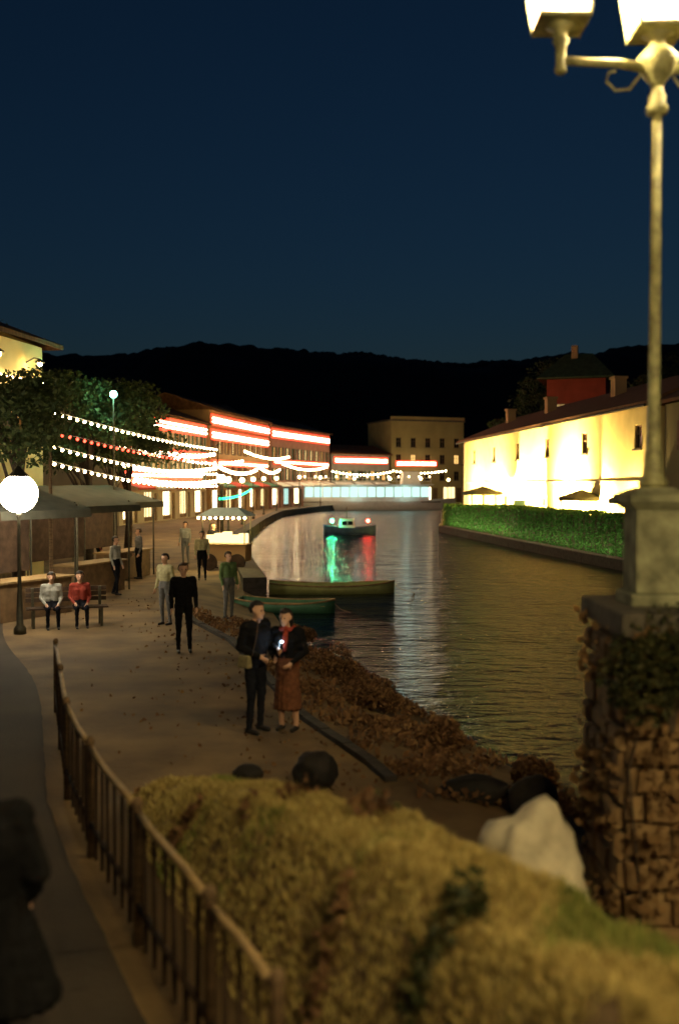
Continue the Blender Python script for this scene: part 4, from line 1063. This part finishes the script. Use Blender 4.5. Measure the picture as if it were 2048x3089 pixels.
def person(label, loc, rz, H=1.72, voxel=0.014, top='cloth_black', legs='cloth_black', hair='hair', pose=None, sitting=False, coat=0.0, bulk=1.0, group=None, longhair=False, bare_legs=False, skirt=None):
    """faces -y at rz = 0"""
    pose = pose or {}
    S = H/1.75
    J = dict(hipL=(-0.09,0,0.92), hipR=(0.09,0,0.92), kneeL=(-0.10,-0.02,0.50), kneeR=(0.11,0.0,0.50), ankL=(-0.10,0.02,0.09), ankR=(0.12,0.03,0.09),
             pelvis=(0,0,0.97), waist=(0,0.0,1.10), chest=(0,-0.005,1.30), neck=(0,0.0,1.47), head=(0,-0.02,1.63),
             shL=(-0.185,0.0,1.42), shR=(0.185,0.0,1.42), elL=(-0.235,0.02,1.14), elR=(0.235,0.02,1.14), wrL=(-0.235,-0.08,0.90), wrR=(0.235,-0.08,0.90))
    if sitting:
        for k in ('hipL','hipR','pelvis','waist','chest','neck','head','shL','shR','elL','elR','wrL','wrR'):
            x,y,z = J[k]; J[k] = (x,y,z-0.42)
        J['kneeL']=(-0.11,-0.42,0.50); J['kneeR']=(0.12,-0.42,0.50); J['ankL']=(-0.11,-0.40,0.09); J['ankR']=(0.13,-0.36,0.09)
        J['wrL']=(-0.14,-0.30,0.60); J['wrR']=(0.14,-0.30,0.60)
    J.update(pose)
    V = {k: Vector(p)*S for k,p in J.items()}
    caps = []
    B = bulk
    def C(a,ra,b,rb,m): caps.append((Vector(a),ra*S,Vector(b),rb*S,m))
    MATL = [top, legs, 'skin', 'shoe', hair]
    T,Lg,K,Sh,Hr = range(5)
    shin = K if bare_legs else Lg
    for s in 'LR':
        C(V['hip'+s],0.098,V['knee'+s],0.064,Lg); C(V['knee'+s],0.060,V['ank'+s],0.042,shin)
        a = V['ank'+s]; C(a+Vector((0,0.03,-0.045))*S,0.038,a+Vector((0.0,-0.15,-0.052))*S,0.032,Sh)
        C(V['sh'+s],0.062*B,V['el'+s],0.047*B,T); C(V['el'+s],0.046*B,V['wr'+s],0.034*B,T)
        w = V['wr'+s]; d = (w-V['el'+s]).normalized(); sd = -1 if s == 'L' else 1
        acr = d.cross(Vector((sd,0,0))); acr = acr.normalized() if acr.length > 0.1 else Vector((0,-1,0))
        nrm = d.cross(acr).normalized()
        pm = w+d*0.05*S
        C(w,0.026,pm+d*0.03*S,0.032,K)
        for q,(off,ln) in enumerate(((-0.030,0.062),(-0.010,0.074),(0.011,0.070),(0.031,0.055))):
            k0 = pm+d*0.045*S+acr*off*S; k1 = k0+(d*0.6+nrm*0.25*sd).normalized()*ln*0.55*S; k2 = k1+(d*0.45+nrm*0.6*sd).normalized()*ln*0.5*S
            C(k0,0.0105,k1,0.0098,K); C(k1,0.0098,k2,0.0088,K)
        th0 = w+d*0.03*S-acr*0.028*S; th1 = th0+(d*0.6-acr*0.7).normalized()*0.042*S; C(th0,0.013,th1,0.011,K); C(th1,0.011,th1+(d*0.9-acr*0.2).normalized()*0.03*S,0.009,K)
    for x in (-0.055,0.055):
        o = Vector((x,0,0))*S
        C(V['pelvis']+o,0.118,V['waist']+o*0.8,0.105*B,Lg if not coat else T); C(V['waist']+o*0.9,0.108*B,V['chest']+o*1.35,0.118*B,T)
    C(V['shL']*0.55+V['shR']*0.45,0.075,V['shL'],0.066*B,T); C(V['shR']*0.55+V['shL']*0.45,0.075,V['shR'],0.066*B,T)
    if coat:
        for k in range(26):
            a = 2*PI*k/26; C(V['waist']+Vector((0.10*math.cos(a),0.06*math.sin(a),0))*S,0.09,V['pelvis']+Vector((coat*math.cos(a),coat*0.6*math.sin(a),-0.5))*S,0.055,T)
    if skirt:
        for k in range(16):
            a = 2*PI*k/16; C(V['waist']+Vector((0.08*math.cos(a),0.05*math.sin(a),-0.03))*S,0.07,V['pelvis']+Vector((skirt*math.cos(a),skirt*0.75*math.sin(a),-0.62))*S,0.045,Lg)
    nk, hd_ = V['neck'],V['head']
    C(nk+Vector((0,0,-0.05))*S,0.058,hd_+Vector((0,0.02,-0.06))*S,0.052,K)
    C(hd_+Vector((0,0.012,0.035))*S,0.088,hd_+Vector((0,-0.018,-0.055))*S,0.062,K)
    C(hd_+Vector((0,-0.05,-0.085))*S,0.032,hd_+Vector((0,-0.04,-0.09))*S,0.034,K)
    C(hd_+Vector((0,-0.085,0.0))*S,0.011,hd_+Vector((0,-0.103,-0.035))*S,0.016,K)
    for s in (-1,1): C(hd_+Vector((0.083*s,0.012,-0.015))*S,0.016,hd_+Vector((0.085*s,0.018,0.02))*S,0.018,K)
    bm = bmesh.new()
    for c in caps: capsule(bm,*c[:4])
    me = bpy.data.meshes.new('tmp'); bm.to_mesh(me); bm.free()
    tmp = bpy.data.objects.new('tmp',me); COL.objects.link(tmp)
    rm = tmp.modifiers.new('r','REMESH'); rm.mode='VOXEL'; rm.voxel_size = voxel; rm.use_smooth_shade=True
    sm = tmp.modifiers.new('s','SMOOTH'); sm.factor=0.5; sm.iterations=2
    dg = bpy.context.evaluated_depsgraph_get(); nm = bpy.data.meshes.new_from_object(tmp.evaluated_get(dg))
    bpy.data.objects.remove(tmp); bpy.data.meshes.remove(me); nm.name='person'
    n = len(nm.polygons); ctr = np.empty(n*3); nm.polygons.foreach_get('center',ctr); ctr = ctr.reshape(-1,3)
    best = np.full(n,1e9); mi = np.zeros(n,int)
    for p0,r0,p1,r1,m in caps:
        p0,p1 = np.array(p0),np.array(p1); d = p1-p0; tt = np.clip((ctr-p0)@d/max(d@d,1e-9),0,1)
        dist = np.linalg.norm(ctr-(p0+tt[:,None]*d),axis=1)-(r0+(r1-r0)*tt)
        k = dist < best; best[k] = dist[k]; mi[k] = m
    vn = np.empty(len(nm.vertices)*3); nm.vertices.foreach_get('normal',vn); vn = vn.reshape(-1,3)
    vc = np.empty(len(nm.vertices)*3); nm.vertices.foreach_get('co',vc); vc = vc.reshape(-1,3)
    vm = np.full(len(nm.vertices),9); lv_ = np.empty(len(nm.loops),int); nm.loops.foreach_get('vertex_index',lv_)
    ps = np.empty(n,int); pt_ = np.empty(n,int); nm.polygons.foreach_get('loop_start',ps); nm.polygons.foreach_get('loop_total',pt_)
    for q in range(4):
        k = pt_ > q; vm[lv_[ps[k]+q]] = mi[k]
    for i_ in np.nonzero(vm < 2)[0]:
        c_ = vc[i_]; vc[i_] += vn[i_]*(0.010*mnoise.noise(Vector((c_[0]*9+H,c_[1]*9,c_[2]*17)))+0.005*mnoise.noise(Vector((c_[0]*22,c_[1]*22,c_[2]*34))))
    nm.vertices.foreach_set('co',vc.ravel()); nm.update()
    nm.materials.clear()
    for m in MATL: nm.materials.append(MATS[m])
    nm.polygons.foreach_set('material_index',mi); nm.polygons.foreach_set('use_smooth',[True]*n)
    o = bpy.data.objects.new('person',nm); COL.objects.link(o); o.location = loc; o.rotation_euler=(0,0,rz)
    tag(o,label,'person',group)
    # hair, a cap of uneven shell over the skull
    bm = bmesh.new(); bmesh.ops.create_icosphere(bm,subdivisions=3,radius=1)
    c = hd_+Vector((0,0.022,0.03))*S
    kill = [v for v in bm.verts if (v.co.y < -0.25 and v.co.z < 0.42) or v.co.z < (-0.95 if longhair else -0.55)]
    bmesh.ops.delete(bm,geom=kill,context='VERTS')
    for v in bm.verts:
        q = v.co.copy(); k = 1+0.12*mnoise.noise(q*4+Vector((H*9,0,0)))
        v.co = c+Vector((q.x*0.103*k,q.y*0.112*k,q.z*0.112*k))*S
        if longhair and q.z < 0: v.co.z += q.z*0.20*S; v.co.y += 0.02*S
    hm = bpy.data.meshes.new('hair'); bm.to_mesh(hm); bm.free()
    h = link('hair',hm,hair,o,True); sd = h.modifiers.new('t','SOLIDIFY'); sd.thickness=0.018; sd.offset=-1
    # eyes
    for s in (-1,1):
        MB().ball(hd_+Vector((0.034*s,-0.088,0.008))*S,0.011*S,8,6).build('eye','plastic_black',o,True)
    return o
COUPLE = 'couple on the path'
pa = at(772,2213,13.0); pb = at(868,2208,13.1)
A = person('person in black standing on the path holding a glowing phone', (pa.x,pa.y,gz(pa.x,pa.y)+0.0), R(52), 1.74, 0.013, 'cloth_black','cloth_navy', group=COUPLE, bulk=1.2,
       pose=dict(elL=(-0.27,0.03,1.16),wrL=(-0.16,-0.20,1.05),elR=(0.25,-0.02,1.15),wrR=(0.10,-0.30,1.12),head=(0.0,-0.05,1.62),kneeL=(-0.12,-0.03,0.5),ankL=(-0.13,0.0,0.09)))
B_ = person('person in black top and rust red skirt standing beside the phone holder', (pb.x,pb.y,gz(pb.x,pb.y)+0.0), R(-22), 1.62, 0.013, 'cloth_black','cloth_brown', 'hair', group=COUPLE, bulk=1.2, longhair=True, skirt=0.17, bare_legs=True,
       pose=dict(elR=(0.27,0.02,1.15),wrR=(0.16,-0.18,1.02),elL=(-0.26,0.0,1.16),wrL=(-0.10,-0.22,1.08),head=(-0.02,-0.04,1.62)))
# scarf of the second person
sc = MB()
P = [(0.085*math.cos(a),0.075*math.sin(a)-0.005,1.36+0.01*math.sin(3*a)) for a in [2*PI*i/14 for i in range(15)]]
sc.tube(P,0.032,8); sc.tube([(0.02,-0.10,1.34),(0.03,-0.145,1.22),(0.02,-0.15,1.08)],[0.035,0.04,0.03],8)
sc.build('scarf','cloth_red',B_,True)
# phone in the first person's right hand
wr = A.matrix_basis @ Vector((0.10,-0.36,1.17))
ph = thing('phone','phone with glowing screen held between the couple','phone', wr, R(52))
MB().box(-0.036,-0.005,-0.07,0.036,0.005,0.07).build('body','plastic_black',ph,bevel=0.003)
MB().box(-0.033,0.0055,-0.064,0.033,0.007,0.064).build('screen','screen',ph)
MB().ball((0.0,-0.009,0.05),0.016,8,5).build('flash_light','screen',ph)
lamp('phone_light', ph, (0,0.06,0.0), 0.6, (0.6,0.8,1.0), 0.03)
w = A.matrix_basis @ Vector((-0.27,-0.06,0.86))
hb = thing('shoulder_bag','pale shoulder bag hanging at the side of the phone holder','bag', w, R(52))
MB().taper(0,0,0.04,0.05,0.10,0.2,0.035,0.085).build('pouch','cloth_tan',hb,bevel=0.02)
MB().tube([(0.02,-0.11,0.2),(0.12,-0.10,0.45),(0.22,-0.03,0.63),(0.20,0.08,0.58),(0.10,0.14,0.40),(0.02,0.11,0.2)],0.008,6).build('strap','dark_wood',hb)
# the third figure and the others on the promenade
pc = on(555,1970,0); person('person in black with pale face standing alone on the path beyond the fence', (pc.x,pc.y,gz(pc.x,pc.y)), R(15), 1.74, 0.016, 'cloth_black','cloth_black','hair_brown', bulk=1.15)
oth = [(500,1885,'person in pale yellow shirt standing behind the lone dark figure','cloth_pale','cloth_grey',R(-30)),
       (690,1850,'person in dark green top near the small green boat','cloth_green','cloth_grey',R(40)),
       (350,1795,'person in white shirt walking on the promenade left of the pale yellow shirt','cloth_white','cloth_navy',R(70)),
       (420,1745,'person in grey top far along the promenade','cloth_grey','cloth_black',R(-60)),
       (610,1750,'person in pale shirt at the quay edge under the first quay lamp','cloth_pale','cloth_black',R(10)),
       (300,1730,'person in red shirt far along the promenade by the stalls','cloth_red','cloth_black',R(100)),
       (560,1700,'person in white shirt furthest along the quay','cloth_white','cloth_grey',R(-20)),
       (645,1715,'person in black at the quay furthest along beside the white shirt','cloth_black','cloth_black',R(35))]
for k,(px,py,lab,tp,lg,rz) in enumerate(oth):
    p = on(px,py,0); person(lab,(p.x,p.y,gz(p.x,p.y)),rz,1.66+0.03*(k%4),0.02,tp,lg,['hair','hair_brown'][k%2],group='people on the promenade',
        pose=dict(kneeL=(-0.10,-0.12,0.5),ankL=(-0.10,-0.10,0.09),ankR=(0.12,0.16,0.09)) if k in (2,5) else None)
# seated pair on a bench at the left
bp = on(205,1890,0); bz = gz(bp.x,bp.y)
bn = thing('bench','dark wooden bench at the left with two people seated','bench',(bp.x,bp.y,bz),R(20))
for k in range(4): MB().box(-0.9,-0.2+0.11*k,0.42,0.9,-0.11+0.11*k,0.455).build('seat_slat','dark_wood',bn)
for k in range(3): MB().box(-0.9,0.26,0.55+0.12*k,0.9,0.29,0.64+0.12*k).build('back_slat','dark_wood',bn)
for x in (-0.75,0.75): MB().box(x-0.03,-0.18,0,x+0.03,-0.12,0.418).box(x-0.03,0.2,0,x+0.03,0.255,0.88).box(x-0.03,-0.118,0.36,x+0.03,0.198,0.418).build('leg','iron',bn)
for x,lab,tp in ((0.28,'person in red top seated on the dark bench','cloth_red'),(-0.35,'person in pale top seated on the dark bench','cloth_white')):
    w = bn.matrix_basis @ Vector((x,0.02,-0.03)); person(lab,w,R(20),1.68,0.02,tp,'cloth_navy','hair',sitting=True,group='people on the bench')
# big dark figure cropped by the left edge
pd = Vector((-1.97,5.4,gz(-1.97,5.4)))
D_ = person('person in bulky black coat seen from behind at the left edge, close to camera', pd, R(180), 1.80, 0.016, 'cloth_black','cloth_navy','hair', coat=0.38, bulk=1.7,
       pose=dict(elL=(-0.30,0.0,1.13),wrL=(-0.22,-0.13,0.96),elR=(0.32,0.0,1.13),wrR=(0.22,-0.13,0.96)))
bk = MB().taper(0,0.20,0.98,0.15,0.075,1.40,0.13,0.06).build('backpack','plastic_black',D_,bevel=0.03)
MB().box(-0.155,0.277,1.12,-0.115,0.283,1.24).build('red_tag','red_patch',bk); MB().box(-0.06,0.277,1.24,-0.02,0.283,1.30).build('pale_badge','pale_patch',bk)
